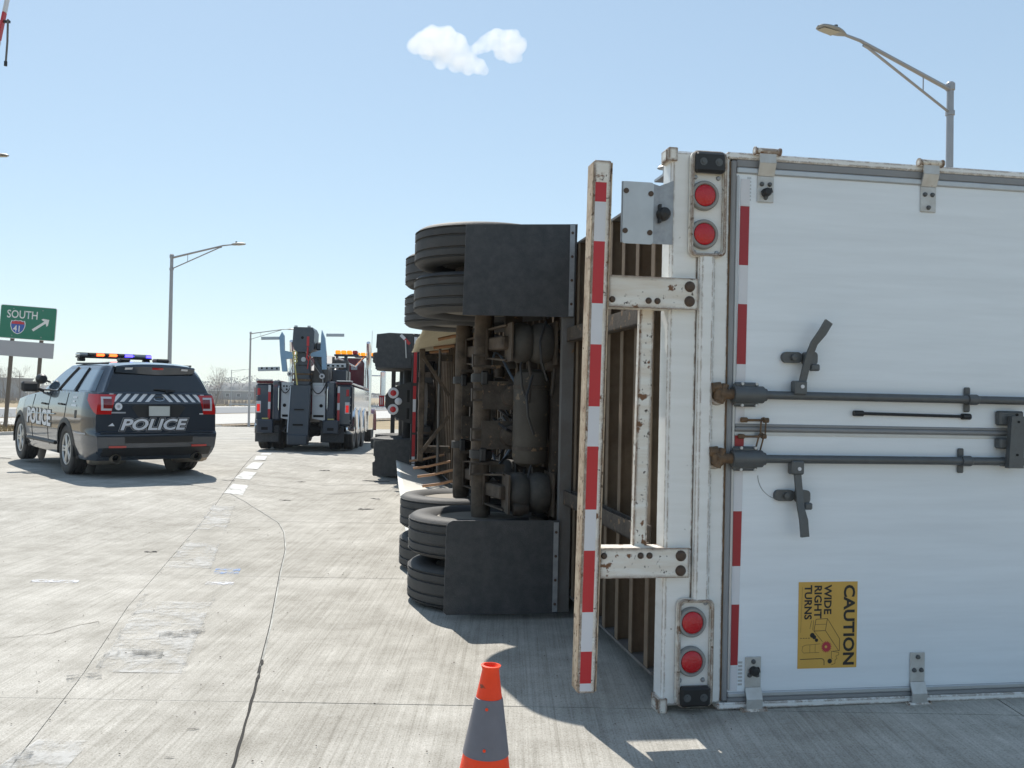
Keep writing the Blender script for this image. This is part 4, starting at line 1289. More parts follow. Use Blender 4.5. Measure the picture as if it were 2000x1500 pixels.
# wheel-lift forks folded upright
for sg in (-1, 1):
    xt, xb, xm = (-.52, -.44, -.24) if sg < 0 else (.475, .55, .20)
    W('fork', MB().prism([(xt - .06, -.40, 2.80), (xt + .0, -.40, 2.93), (xt + .055, -.40, 2.84), (xt + .07, -.40, 2.47), (xm, -.40, 2.43), (xm, -.40, 2.28), (xb + .0 + (.03 if sg < 0 else -.10), -.40, 2.26), (xb + .07, -.40, 1.95 if sg < 0 else 2.02), (xb - .05, -.40, 1.95 if sg < 0 else 2.02), (xt - .03, -.40, 2.40)] if sg < 0 else
      [(xt + .06, -.40, 2.80), (xt - .02, -.40, 3.0), (xt - .035, -.40, 2.86), (xt - .04, -.40, 2.50), (xm, -.40, 2.42), (xm, -.40, 2.34), (xt - .01, -.40, 2.33), (xb - .07, -.40, 2.02), (xb + .04, -.40, 2.02), (xb + .03, -.40, 2.40)], (0, .12, 0)), 'fork')
    for (z, holes) in ((2.78 if sg < 0 else 2.88, 0), (2.02 if sg < 0 else 2.12, 1)):
        xi, xo = (-.56, -1.0) if sg < 0 else (.56, 1.0)
        if holes: xo *= 1.06
        bar_ = W('fork_bar', MB().bar((xi, -.34, z), (xo, -.50 if sg < 0 else -.30, z - (.03 if sg < 0 else -.01)), .05, .075 if not holes else .10, (0, 0, 1), .006), 'silver')
        if holes:
            for k in range(4):
                t = .14 + .23 * k
                xx = xi + (xo - xi) * t
                yy = -.34 + ((-.50 if sg < 0 else -.30) + .34) * t
                MB().bx(xx - .03, xx + .03, yy - .030, yy - .024, z - .025, z + .02).build('bar_slot', M['hole'], bar_)
# chains and hooks
def ring(c, r_, rr, ax, mat, name='hook'):
    c = Vector(c)
    pts = []
    e1 = Vector(ax).orthogonal().normalized()
    e2 = Vector(ax).cross(e1)
    for k in range(15):
        a = 2 * PI * k / 14
        pts.append(c + (e1 * math.cos(a) + e2 * math.sin(a)) * r_)
    return W(name, MB().tube(pts, rr, 6, False), mat)
ring((-.17, -.52, 2.40), .05, .014, Y, 'hook_yellow')
ring((-.16, -.52, 2.30), .045, .014, Y, 'hook_yellow')
ring((-.15, -.52, 2.21), .04, .014, Y, 'hook_yellow')
W('hook', MB().tube([(.14, -.52, 2.56), (.14, -.53, 2.40), (.12, -.53, 2.30), (.17, -.53, 2.22), (.20, -.53, 2.28), (.19, -.53, 2.33)], .022, 8), 'hook_red')
# lifting boom, sheaves and mast behind
W('lifting_boom', MB().bar((.28, .15, 1.8), (.10, 4.2, 2.45), .5, .42, (0, 0, 1), .03), 'steel_grey')
W('boom_side', MB().prism([(.22, .0, 1.72), (.62, .0, 1.72), (.58, .0, 2.1), (.40, .0, 2.36), (.24, .0, 2.36)], (0, .10, 0)), 'steel_grey')
W('boom_brace', MB().bar((.24, -.06, 2.36), (.50, -.06, 1.78), .07, .10, (0, 1, 0)), 'boom')
for (x, z) in ((-.345, 1.90), (.45, 1.86)):
    sh = W('sheave', MB().lathe([(.03, -.04), (.065, -.04), (.062, -.01), (.062, .01), (.065, .04), (.03, .04)], (x, -.12, z), Y, 20), 'tape_white')
    MB().cyl((x, -.18, z), (x, -.10, z), .03, 12).build('sheave_pin', M['boom'], sh)
    W('cable', MB().tube([(x + .02, -.12, z - .07), (x + .03, -.12, z - .22)], .012, 6), 'alloy')
W('winch_frame', MB().bx(.60, .66, .6, .7, 1.72, 2.40).bx(.95, 1.0, .9, 1.0, 1.72, 2.30).bx(.6, 1.0, .7, .8, 2.24, 2.32), 'steel_grey')
W('winch_drum', MB().cyl((-.5, 2.4, 1.95), (.5, 2.4, 1.95), .24, 20), 'boom')
W('tool_box', MB().bx(.62, .98, .5, 1.6, 1.735, 2.06, .02), 'boom')
W('body_deck', MB().bx(-1.15, 1.15, .2, 4.9, 1.50, 1.60), 'boom')
# chains, hoses and cables hung about the rear
def sag(a, b, d, r_, mat, name, n=10):
    a, b = Vector(a), Vector(b)
    W(name, MB().tube([a.lerp(b, t) - Vector((0, 0, d * 4 * t * (1 - t))) for t in fr(0, 1, n)], r_, 6), mat)
sag((-.30, -.20, 1.60), (-.62, -.12, 1.70), .22, .014, 'hose', 'hose')
sag((.20, -.34, 1.66), (.56, -.11, 1.70), .26, .014, 'hose', 'hose')
sag((.10, -.52, 2.44), (.42, -.10, 1.90), .02, .010, 'alloy', 'winch_cable')
sag((-.12, -.52, 2.44), (-.34, -.14, 1.95), .02, .010, 'alloy', 'winch_cable')
sag((-.17, -.54, 2.18), (-.10, -.48, 1.62), .0, .018, 'hook_yellow', 'chain')
sag((.17, -.54, 2.20), (.14, -.50, 2.02), .0, .014, 'hook_red', 'strap')
sag((-.95, -.10, .60), (-.35, -.10, .62), .18, .014, 'hose', 'hose')
sag((.45, -.10, .62), (.95, -.10, .60), .16, .014, 'hose', 'hose')
for sg in (-1, 1):
    W('grab_rail', MB().tube([(sg * .60, -.12, 1.0), (sg * .60, -.16, 1.05), (sg * .60, -.16, 1.55), (sg * .60, -.12, 1.6)], .014, 6), 'chrome')
    W('panel_highlight', MB().bx(sg * 1.0 - .20, sg * 1.0 + .20, -.03, .10, 1.735, 1.765, .01), 'alloy')  # pale strip added as a painted sun highlight on the panel top
    for k in range(4):
        W('rivet', MB().cyl((sg * 1.16, -.026, .75 + .2 * k), (sg * 1.16, -.018, .75 + .2 * k), .012, 8), 'alloy')
W('mast_edge', MB().bar((-.325, -.425, .45), (-.285, -.328, 1.6), .025, .02, (0, 1, 0)), 'silver')
W('mast_slot', MB().bx(-.20, .05, -.422, -.40, .62, .66), 'hole')
W('mast_slot', MB().bx(-.18, .06, -.395, -.37, 1.0, 1.03), 'hole')
# cab
s = MB()
s.prism([(-1.02, 5.2, 1.0), (1.02, 5.2, 1.0), (1.02, 5.2, 2.50), (.92, 5.2, 2.66), (-.92, 5.2, 2.66), (-1.02, 5.2, 2.50)], (0, 1.9, 0))
cab = W('cab', s, 'maroon')
W('cab_window', MB().bx(-.45, .45, 5.185, 5.199, 1.95, 2.35, .005), 'glass')
W('side_window', MB().bx(1.021, 1.026, 5.7, 6.7, 1.85, 2.4), 'glass_side')
W('bonnet', MB().prism([(-.75, 7.1, .9), (.75, 7.1, .9), (.75, 7.1, 1.72), (.6, 7.1, 1.86), (-.6, 7.1, 1.86), (-.75, 7.1, 1.72)], (0, 2.0, 0)), 'maroon')
W('windscreen', MB().bar((0, 7.11, 1.95), (0, 7.105, 2.5), 1.8, .01, (0, 1, 0)), 'glass')
W('cab_badge', MB().bx(.62, .80, 5.188, 5.199, 2.30, 2.42), 'silver')
W('cab_step', MB().bx(.8, 1.2, 5.0, 6.8, .45, .98, .03), 'chrome')
for x in (-1.16, 1.16):
    st = W('exhaust_stack', MB().cyl((x, 5.05, .9), (x, 5.05, 2.3), .105, 20), 'chrome')
    MB().tube([(x, 5.05, 2.3), (x, 5.05, 2.75), (x + .0, 5.0, 2.95), (x, 4.85, 3.12)], [.075, .075, .075, .06], 14).build('stack_tip', M['chrome'], st)
    W('mirror', MB().bx(x * 1.28 - .09, x * 1.28 + .09, 6.9, 6.98, 1.55, 2.35, .03).cyl((x * 1.28, 6.95, 1.38), (x * 1.28, 6.95, 1.50), .10, 16), 'chrome')
    W('mirror_stay', MB().tube([(x * .88, 6.9, 2.2), (x * 1.25, 6.93, 2.2)], .02, 6), 'chrome')
    W('mirror_stay', MB().tube([(x * .88, 6.9, 1.6), (x * 1.25, 6.93, 1.6)], .02, 6), 'chrome')
W('antenna', MB().tube([(1.14, 6.2, 2.4), (1.16, 6.2, 3.6)], .008, 5), 'alloy')
# amber light bars
for (x0, x1, y, z) in ((.62, 1.22, 1.0, 2.50), (.72, 1.36, 5.3, 2.74), (-.9, -.3, 5.3, 2.74)):
    b_ = W('light_bar', MB().bx(x0 - .02, x1 + .02, y, y + .25, z - .05, z, .01), 'boom')
    n_ = 4
    for k in range(n_):
        xa = x0 + (x1 - x0) * k / n_
        MB().bx(xa + .01, xa + (x1 - x0) / n_ - .01, y - .01, y + .24, z + .001, z + .10, .02).build('beacon', M['lens_red'] if (k == 3 and y < 2) else M['amber_lit'], b_)
W('bar_post', MB().bx(.86, .94, 1.05, 1.15, 1.73, 2.45), 'boom')
W('bar_rail', MB().tube([(.66, 1.1, 2.42), (.9, 3.5, 2.30), (1.0, 5.2, 2.68)], .03, 6), 'maroon')

# ------------------------------------------------------------------ police car: x forward, y left, z up, origin on the ground under the rear axle
CAR = empty('police_car', (-6.037, 14.68, .130), (0, R(-.9), R(90 + 40.5)))
tag(CAR, 'dark police sport utility car with POLICE lettering and its roof light bar lit', 'police car')
M['car_paint'] = worn('car_paint', (.036, .050, .070), .22, .25, c2=(.042, .056, .077), scale=3, coat=1.0, bump=0)
M['car_black'] = worn('car_trim', (.016, .017, .018), .5, c2=(.03, .03, .03), scale=8, bump=.05)
M['decal'] = base('decal_white', (.74, .76, .80), .35)
M['decal_grey'] = base('decal_grey', (.40, .42, .45), .4)
M['decal_black'] = base('decal_black', (.006, .006, .007), .4)
M['lamp_red'] = base('car_lens_red', (.52, .012, .012), .08, coat=1)
M['lamp_inner'] = base('car_lens_white', (.62, .60, .64), .12, coat=1)
M['lamp_dark'] = base('car_lens_dark', (.20, .012, .015), .1, coat=1)
M['strobe_red'] = base('strobe_red', (.9, .08, .03), .2, emit=(1, .10, .02), es=3.0)
M['strobe_blue'] = base('strobe_blue', (.05, .06, .9), .2, emit=(.08, .06, 1), es=3.0)
M['bar_clear'] = base('bar_clear', (.34, .38, .40), .08, coat=1)
M['plate'] = worn('plate_face', (.60, .63, .60), .45, c2=(.50, .52, .50), scale=12, bump=0)
M['exhaust'] = worn('exhaust_steel', (.36, .31, .25), .45, .7, c2=(.22, .17, .12), scale=12)
def V(name, s, mat, parent=CAR, **k): return s.build(name, M[mat], parent, **k)
WX = [(-1.2, .965), (-.8, .99), (0, 1.0), (1.5, 1.0), (2.6, .995), (3.2, .97), (3.5, .92), (3.75, .80), (3.88, .62)]
def half(x): return lerp(WX, x)
def belt(x): return lerp([(-1.2, 1.27), (.5, 1.26), (1.9, 1.20), (2.6, 1.13), (3.3, 1.05), (3.7, .95), (3.88, .80)], x)
def prof(z): return lerp([(.28, .93), (.36, .955), (.50, .985), (.68, 1.0), (.92, 1.0), (1.04, .992), (1.14, .972), (1.27, .945)], z)
def xr(z): return lerp([(.28, -1.02), (.38, -1.13), (.46, -1.185), (.64, -1.20), (.69, -1.19), (.705, -1.135), (.95, -1.13), (1.12, -1.125), (1.27, -1.08)], z)
def side_pt(x, f, sg, off=0):
    """a point on the lower body side; x along, f 0..1 from sill to belt line"""
    z = .28 + (belt(x) - .28) * f
    zz_ = .28 + .99 * f
    y = half(x) * prof(zz_)
    xx = x
    if x < -.7:
        t = (-.7 - x) / .5
        xx = -.7 + (x + .7) * ((xr(zz_) + .7) / -.5)
        y *= 1 - .085 * t ** 2.6
    return (xx, sg * (y + off), z)
def tail_pt(y, z, off=0):
    """a point on the tail between the two rear corners"""
    e = half(-1.2) * prof(z) * .915
    u = max(-1, min(1, y / e))
    return (xr(z) - .04 * (1 - u * u) - off, y, z)
xs_ = fr(-1.2, 3.88, 150)
fs_ = fr(0, 1, 26)
s = MB()
for sg in (-1, 1):
    o = len(s.v)
    nv = len(fs_)
    pts = [side_pt(x, f, sg) for x in xs_ for f in fs_]
    fa = []
    for i in range(len(xs_) - 1):
        for j in range(nv - 1):
            cx = (pts[i * nv + j][0] + pts[(i + 1) * nv + j][0]) / 2
            cz = (pts[i * nv + j][2] + pts[i * nv + j + 1][2]) / 2
            if any(math.hypot(cx - wx, cz - .385) < .425 for wx in (0, 2.87)):
                continue
            fa.append((i * nv + j, (i + 1) * nv + j, (i + 1) * nv + j + 1, i * nv + j + 1))
    s.add(pts, fa)
# tail, nose, bonnet
def tgrid(u, f):
    z = .28 + .99 * f
    return tail_pt(u * half(-1.2) * prof(z) * .915, z)
s.grid(tgrid, fr(-1, 1, 24), fr(0, 1, 60))
s.grid(lambda u, f: (side_pt(3.88, f, 1)[0] + .04 * (1 - u * u), side_pt(3.88, f, 1)[1] * u, side_pt(3.88, f, 1)[2]), fr(-1, 1, 16), fs_)
def hood(x, u):
    p = side_pt(x, 1, 1)
    return (p[0], p[1] * u, p[2] + .045 * (1 - u ** 4) * smooth(3.88, 3.3, x))
s.grid(hood, fr(-1.2, 3.88, 60), fr(-1, 1, 14))
s.grid(lambda x, u: (side_pt(x, 0, 1)[0], side_pt(x, 0, 1)[1] * u, .285 + .02 * abs(math.sin(x * 3))), fr(-1.2, 3.88, 40), fr(-1, 1, 8))
V('body', s, 'car_paint', ang=40, weld=.002)
# cabin
def xr2(z): return lerp([(1.18, -1.13), (1.27, -1.095), (1.40, -1.03), (1.55, -.95), (1.64, -.885), (1.72, -.83)], z)
def xf2(z): return lerp([(1.18, 1.98), (1.27, 1.84), (1.42, 1.52), (1.58, 1.18), (1.66, 1.0), (1.72, .8)], z)
def cab_pt(q, z, sg, off=0):
    x = xr2(z) + q * (xf2(z) - xr2(z))
    t = (z - 1.18) / (1.66 - 1.18)
    yb = half(x) * .938
    y = yb - .215 * t - .03 * t ** 4
    e = smooth(.10, 0, q) * .09 + smooth(.90, 1.0, q) * .10
    return (x, sg * (y - e + off), z)
def endcap(q, u, z, off=0):
    p = cab_pt(q, z, 1)
    b_ = (.05 if q < .5 else -.14) * (1 - u * u)
    sgn = -1 if q < .5 else 1
    return (p[0] - b_ + sgn * off, p[1] * u, z)
s = MB()
zs_ = fr(1.262, 1.66, 14)
qs = fr(0, .1, 6)[:-1] + fr(.1, .9, 20)[:-1] + fr(.9, 1, 6)
for sg in (-1, 1):
    s.grid(lambda q, z: cab_pt(q, z, sg), qs, zs_)
for q in (0, 1):
    s.grid(lambda u, z: endcap(q, u, z), fr(-1, 1, 20), zs_)
def roof(q, u):
    p = cab_pt(q, 1.66, 1)
    b_ = (.05 * (1 - q * 2 if q < .5 else 0) if True else 0)
    ends = 1 - (abs(q - .5) * 2) ** 4 * .75
    x = p[0] - (.05 * (1 - u * u) * (1 - q) - .14 * (1 - u * u) * q)
    return (x, p[1] * u, 1.66 + .085 * (1 - abs(u) ** 3.2) * ends)
s.grid(roof, qs, fr(-1, 1, 20))
V('cabin', s, 'car_paint', ang=50, weld=.002)
# windows a little proud of the cabin
def window(name, q0, q1, z0, z1, sg, mat='glass_side', top0=None):
    s = MB()
    def f(a, b_):
        z = z0 + (z1 - z0) * b_
        qa, qb = q0, q1
        if top0 is not None:
            qb = q1 + (top0 - q1) * b_
        return cab_pt(qa + (qb - qa) * a, z, sg, .006)
    s.grid(f, fr(0, 1, 8), fr(0, 1, 8))
    return V(name, s, mat)
def frame_line(q0, q1, z0, z1, sg, wd=.012):
    pts = [cab_pt(q, z, sg, .008) for q, z in [(q0 + (q1 - q0) * t, z0 + (z1 - z0) * t) for t in fr(0, 1, 6)]]
    V('window_trim', MB().tube(pts, wd, 6), 'car_black')
for sg in (1, -1):
    window('quarter_window', .055, .265, 1.29, 1.60, sg)
    window('rear_door_window', .36, .60, 1.28, 1.605, sg)
    window('front_door_window', .645, .945, 1.26, 1.605, sg, top0=.90)
    frame_line(.622, .622, 1.24, 1.63, sg, .022)
    frame_line(.315, .345, 1.24, 1.63, sg, .016)
    pts = [cab_pt(q, 1.255, sg, .006) for q in fr(.05, .96, 20)]
    V('belt_trim', MB().tube(pts, .012, 6), 'car_black')
    # roof rail
    pts = [(p[0], p[1] - sg * .03, p[2] + .035) for p in [cab_pt(q, 1.665, sg) for q in fr(.06, .86, 14)]]
    V('roof_rail', MB().tube(pts, .014, 6), 'car_black')
    # door seams and handles
    for (xa, nm) in ((-.0, 0), (.98, 0), (1.98, 0)):
        pts = []
        for f in fr(.12, .98, 14):
            xx = xa + (.45 * (1 - smooth(.0, .75, f)) if xa == 0 else 0)
            pts.append(side_pt(xx, f, sg, .0015))
        V('door_seam', MB().tube(pts, .005, 5), 'decal_black')
    for xa in (.22, 1.2):
        p = side_pt(xa, .80, sg)
        V('door_handle', MB().bar((p[0] - .10, p[1] + sg * .025, p[2]), (p[0] + .10, p[1] + sg * .028, p[2]), .03, .032, (0, 0, 1), .01), 'car_black')
    pts = [side_pt(x, .63, sg, .006) for x in fr(.55, 2.2, 14)]
    V('side_moulding', MB().tube(pts, .010, 6), 'car_paint')
    pts = [side_pt(x, .17, sg, .008) for x in fr(.55, 2.3, 14)]
    V('sill_moulding', MB().tube(pts, .03, 8), 'car_black')
    for wx in (0, 2.87):
        s = MB()
        def arch(a, b_):
            r_ = .405 + .075 * b_
            x, z = wx + r_ * math.cos(a), .385 + r_ * math.sin(a)
            f = (z - .28) / (belt(x) - .28)
            p = side_pt(x, max(0, min(1, f)), sg, .012 if b_ < 1 else .003)
            return (x if x > -.7 else p[0], p[1], z)
        s.grid(arch, fr(-.25, PI + .25, 36), [0, .5, 1])
        V('arch_flare', s, 'car_black', recalc=False)
        s = MB()
        s.grid(lambda a, b_: (wx + .43 * math.cos(a), sg * (.99 - .36 * b_), .385 + .43 * math.sin(a)), fr(-.2, PI + .2, 20), [0, 1])
        s.grid(lambda a, b_: (wx + .43 * b_ * math.cos(a), sg * .63, .385 + .43 * b_ * math.sin(a)), fr(0, 2 * PI, 20), [0, 1])
        V('wheel_well', s, 'car_black', recalc=False)
    # mirror
    s = MB().obox((1.74, sg * 1.10, 1.30), X, Y, Z, .07, .13, .085, .035).bar((1.74, sg * .88, 1.23), (1.74, sg * 1.02, 1.28), .06, .05, (0, 0, 1), .01)
    V('wing_mirror', s, 'car_black')
# windscreens
s = MB()
def rear_glass(u, b_):
    z = 1.295 + .33 * b_
    return endcap(0, u * (.965 - .03 * b_), z, .007)
s.grid(rear_glass, fr(-1, 1, 20), fr(0, 1, 8))
V('rear_window', s, 'glass')
s = MB()
s.grid(lambda u, b_: endcap(1, u * .92, 1.22 + .40 * b_, .007), fr(-1, 1, 16), fr(0, 1, 8))
V('windscreen', s, 'glass')
MBq = MB()
# wiper on the rear window
V('rear_wiper', MB().tube([endcap(0, -.12, 1.30, .03), endcap(0, -.30, 1.315, .035), endcap(0, .10, 1.335, .028)], [.02, .014, .008], 6), 'car_black')
# spoiler with lamps
s = MB()
def spo(u, k):
    p = endcap(0, u * .99, 1.66)
    x, z = ((p[0] + .12, 1.715), (p[0] - .13, 1.685), (p[0] - .15, 1.665), (p[0] - .10, 1.595), (p[0] - .0, 1.60))[k]
    dz = -.02 * abs(u) ** 3 - (.045 * (1 - abs(u) ** 2) if k in (3,) else 0)
    return (x, p[1], z + dz + (.02 * (1 - u * u) if k < 2 else 0))
s.grid(spo, fr(-1, 1, 20), [0, 1, 2, 3, 4])
V('spoiler', s, 'car_paint', recalc=False)
def spl(u0, u1, mat, name):
    s = MB()
    s.grid(lambda u, k: (spo(u, 2)[0] - .006 + .02 * k, spo(u, 2)[1], 1.654 - .030 * k - .02 * abs(u) ** 3), fr(u0, u1, 5), [.0, 1])
    V(name, s, mat)
spl(.62, .80, 'decal', 'strobe_lamp')
spl(-.80, -.62, 'decal', 'strobe_lamp')
spl(-.14, .14, 'lamp_red', 'brake_lamp')
# tail fittings
def tpatch(name, ys, zs2, mat, off=.006, parent=CAR):
    s = MB()
    s.grid(lambda a, b_: tail_pt(ys[0] + (ys[1] - ys[0]) * a, zs2[0] + (zs2[1] - zs2[0]) * b_, off), fr(0, 1, 6), fr(0, 1, 4))
    return V(name, s, mat, parent)
def tpoly(name, pts, mat, off=.008, parent=CAR):
    s = MB()
    q = [tail_pt(y, z, off) for y, z in pts]
    s.add(q, [tuple(range(len(q)))])
    return V(name, s, mat, parent, recalc=False)
tpatch('bumper_step', (-.84, .84), (.692, .703), 'car_black', .045)
tpatch('lower_bumper', (-.80, .80), (.34, .47), 'car_black', .012)
tpatch('bumper_inset', (-.50, .50), (.54, .635), 'car_black', .004)
for sg in (1, -1):
    tpatch('reflector', (sg * .48, sg * .72), (.475, .505), 'lamp_red', .018)
    V('exhaust_tip', MB().lathe([(.058, 0), (.063, -.01), (.066, .02), (.066, .22), (.058, .22), (.054, .02)], (-1.19, sg * .60, .315), X, 20, True), 'exhaust')
    V('muffler', MB().lathe([(0, -.28), (.08, -.26), (.10, -.2), (.10, .2), (.08, .26), (0, .28)], (-.80, sg * .62, .30), Y, 18), 'exhaust')
    # tail lamps: red shell wrapping the corner with a pale C and a dark core
    lampo = empty('tail_lamp', (0, 0, 0), parent=CAR)
    s = MB()
    def lp(a, b_):
        z = .96 + .29 * b_
        if a < .45:       # on the side
            x = -.96 - (.24) * a / .45
            zz_ = z if True else z
            f = (z - .28) / (belt(x) - .28)
            low = .20 * (1 - a / .45)
            f = ((z * (1 - 0) + low * (1 - b_)) - .28) / (belt(x) - .28)
            return side_pt(x, min(1, f), sg, .010)
        t = (a - .45) / .55
        e = half(-1.2) * prof(z) * .915
        return tail_pt(sg * (e - t * (.20 + .03 * b_)), z - .0, .012)
    s.grid(lp, fr(0, 1, 20), fr(0, 1, 8))
    s.build('lamp_shell', M['lamp_red'], lampo, recalc=False)
    for (y0, y1, z0, z1, mt, of) in ((.655, .80, 1.015, 1.215, 'lamp_inner', .018), (.655, .77, 1.045, 1.185, 'lamp_dark', .022)):
        q = MB()
        q.grid(lambda a, b_: tail_pt(sg * (y0 + .02 + (y1 - y0) * a), z0 + (z1 - z0) * b_, of), fr(0, 1, 4), fr(0, 1, 3))
        q.build('lens', M[mt], lampo)
# slash stripes
for sg in (1, -1):
    for k in range(6):
        y = sg * (.80 - .118 * k)
        tpoly('slash_stripe', [(y, 1.145), (y - sg * .060, 1.145), (y - sg * .165, 1.262), (y - sg * .105, 1.262)], 'decal', .010)
# plate, recess, emblem, seal, lettering
tpoly('plate_recess', [(.40, 1.07), (.30, .92), (-.30, .92), (-.40, 1.07), (-.34, 1.10), (.34, 1.10)], 'car_black', .006)
pl = tpatch('number_plate', (.155, -.155), (.935, 1.085), 'plate', .02)
V('plate_frame', MB().tube([tail_pt(y, z, .022) for y, z in ((.16, .93), (.16, 1.09), (-.16, 1.09), (-.16, .93), (.16, .93))], .007, 6), 'car_black', pl)
pts = [tail_pt(.075 * math.cos(a), 1.19 + .030 * math.sin(a), .014) for a in fr(0, 2 * PI, 24)]
V('emblem', MB().tube(pts, .006, 6, False), 'chrome')
sl_ = V('seal', MB().add([tail_pt(.58 + .052 * math.cos(a), 1.075 + .055 * math.sin(a), .008) for a in fr(0, 2 * PI, 24)[:-1]], [tuple(range(24))]), 'decal', recalc=False)
MB().add([tail_pt(.58 + .030 * math.cos(a) * (1 if i % 2 else .55), 1.075 + .030 * math.sin(a) * (1 if i % 2 else .55), .010) for i, a in enumerate(fr(0, 2 * PI, 14)[:-1])], [tuple(range(14))]).build('seal_star', M['decal_grey'], sl_, recalc=False)
tpatch('seal_caption', (.68, .48), (.975, .995), 'decal_grey', .008)
tpoly('small_mark', [(.72, .79), (.63, .79), (.66, .835)], 'decal', .008)
tpatch('badge_strip', (-.62, -.73), (.96, .975), 'decal', .010)
def tfn(y0, z0, of):
    return lambda a, b_: (tail_pt(y0 - a, z0 + b_, of), (-1, 0, 0))
text('lettering', 'POLICE', .225, tfn(.56, .735, .009), M['decal_grey'], CAR, bold=.024, shear=.25, sx=1.28, depth=0, step=.04)
text('lettering', 'POLICE', .225, tfn(.56, .735, .012), M['decal_black'], CAR, bold=.019, shear=.25, sx=1.28, depth=0, step=.04)
text('lettering', 'POLICE', .225, tfn(.56, .735, .015), M['decal'], CAR, bold=.007, shear=.25, sx=1.28, depth=0, step=.04)
for sg in (1, -1):
    def sfn(of):
        def g(a, b_):
            x = (2.30 - a) if sg > 0 else (.62 + a)
            return (side_pt(x, (.70 + b_ - .28) / (belt(x) - .28), sg, of), (0, sg, 0))
        return g
    text('lettering', 'POLICE', .34, sfn(.005), M['decal_black'], CAR, bold=.026, sx=1.36, depth=0, step=.05)
    text('lettering', 'POLICE', .34, sfn(.009), M['decal'], CAR, bold=.012, sx=1.36, depth=0, step=.05)
    def strip_(x0, x1, z, hh, mat, name):
        s = MB()
        s.grid(lambda a, b_: side_pt(x0 + (x1 - x0) * a, (z + hh * b_ - .28) / (belt(x0) - .28), sg, .004), fr(0, 1, 5), [0, 1])
        V(name, s, mat)
    for (z, x0, x1) in ((1.17, -.28, -.48), (1.11, -.30, -.42), (1.05, -.26, -.52)):
        strip_(x0, x1, z, .025, 'decal', 'small_motto')
    strip_(-.50, -.95, .66, .02, 'decal_grey', 'small_address')
strip_sg = 1
s = MB()
s.grid(lambda a, b_: side_pt(-.47 - .09 * a, (.88 + .12 * b_ - .28) / .99, 1, .004), fr(0, 1, 3), fr(0, 1, 3))
V('fuel_flap', s, 'car_black')
# roof light bar, roof pods
lb = empty('light_bar', (.98, 0, 1.80), parent=CAR)
MB().bx(-.13, .13, -.58, .58, -.005, .03, .012).build('bar_base', M['black'], lb)
seg = [(-.58, -.50, 'strobe_blue'), (-.49, -.28, 'bar_clear'), (-.27, -.15, 'strobe_blue'), (-.14, -.02, 'black'), (-.01, .10, 'strobe_red'), (.11, .18, 'black'), (.19, .30, 'strobe_red'), (.31, .44, 'black'), (.45, .58, 'bar_clear')]
for a, b_, mt in seg:
    MB().bx(-.125, .125, a, b_, .031, .072, .012).build('bar_lens', M[mt], lb)
MB().bx(-.10, .10, -.57, .57, .0725, .082, .004).build('bar_cover', M['black'], lb)
for sg in (1, -1):
    MB().bx(-.06, .06, sg * .52 - .05, sg * .52 + .05, -.06, -.004, .01).build('bar_foot', M['black'], lb)
V('roof_pod', MB().bx(-.40, -.22, .18, .34, 1.735, 1.79, .02), 'black')
V('roof_pod', MB().bx(-.45, -.22, -.40, -.20, 1.735, 1.80, .02), 'black')
V('roof_pod', MB().lathe([(.05, 0), (.045, .04), (0, .06)], (.0, -.35, 1.74), Z, 14), 'black')
# spotlight by the windscreen pillar
V('spotlight', MB().lathe([(0, -.10), (.06, -.09), (.085, -.02), (.085, .05), (0, .06)], (1.62, -.98, 1.42), X, 18).cyl((1.6, -.84, 1.38), (1.6, -.98, 1.42), .015, 8), 'car_black')
V('spotlight', MB().lathe([(0, -.10), (.06, -.09), (.085, -.02), (.085, .05), (0, .06)], (1.62, .95, 1.43), X, 18).cyl((1.6, .82, 1.38), (1.6, .95, 1.43), .015, 8), 'car_black')
# wheels
CT = tyre_mesh(.385, .25, .235, n=48)
s = MB().lathe([(.238, -.10), (.245, .10), (.232, .112), (.222, .100), (.218, -.06), (.10, -.065), (0, -.065)], (0, 0, 0), Z, 40)
CR0 = s.mesh('rim_barrel', M['exhaust'], 35)
s = MB().lathe([(.245, .092), (.240, .112), (.225, .114), (.212, .100), (.212, .090)], (0, 0, 0), Z, 40, True)
for k in range(5):
    a = 2 * PI * k / 5
    for da in (-.16, .16):
        d0, d1 = a + da * 1.7, a + da * .95
        p0 = Vector((.06 * math.cos(d0), .06 * math.sin(d0), .095))
        p1 = Vector((.222 * math.cos(d1), .222 * math.sin(d1), .098))
        s.bar(p0, p1, .034, .03, Z, .006)
s.lathe([(.075, .08), (.07, .112), (.035, .118), (0, .118)], (0, 0, 0), Z, 20)
CR1 = s.mesh('rim', M['rim'], 35)
for wx in (0, 2.87):
    for sg in (1, -1):
        o = empty('wheel', (wx, sg * .855, .385), (-sg * PI / 2, 0, .35 * (wx > 1) * 0), CAR)
        inst('tyre', CT, o)
        inst('rim_barrel', CR0, o)
        inst('rim', CR1, o)
    V('axle', MB().cyl((wx, -.7, .38), (wx, .7, .38), .05, 10).bx(wx - .12, wx + .12, -.2, .2, .25, .5, .03), 'car_black')

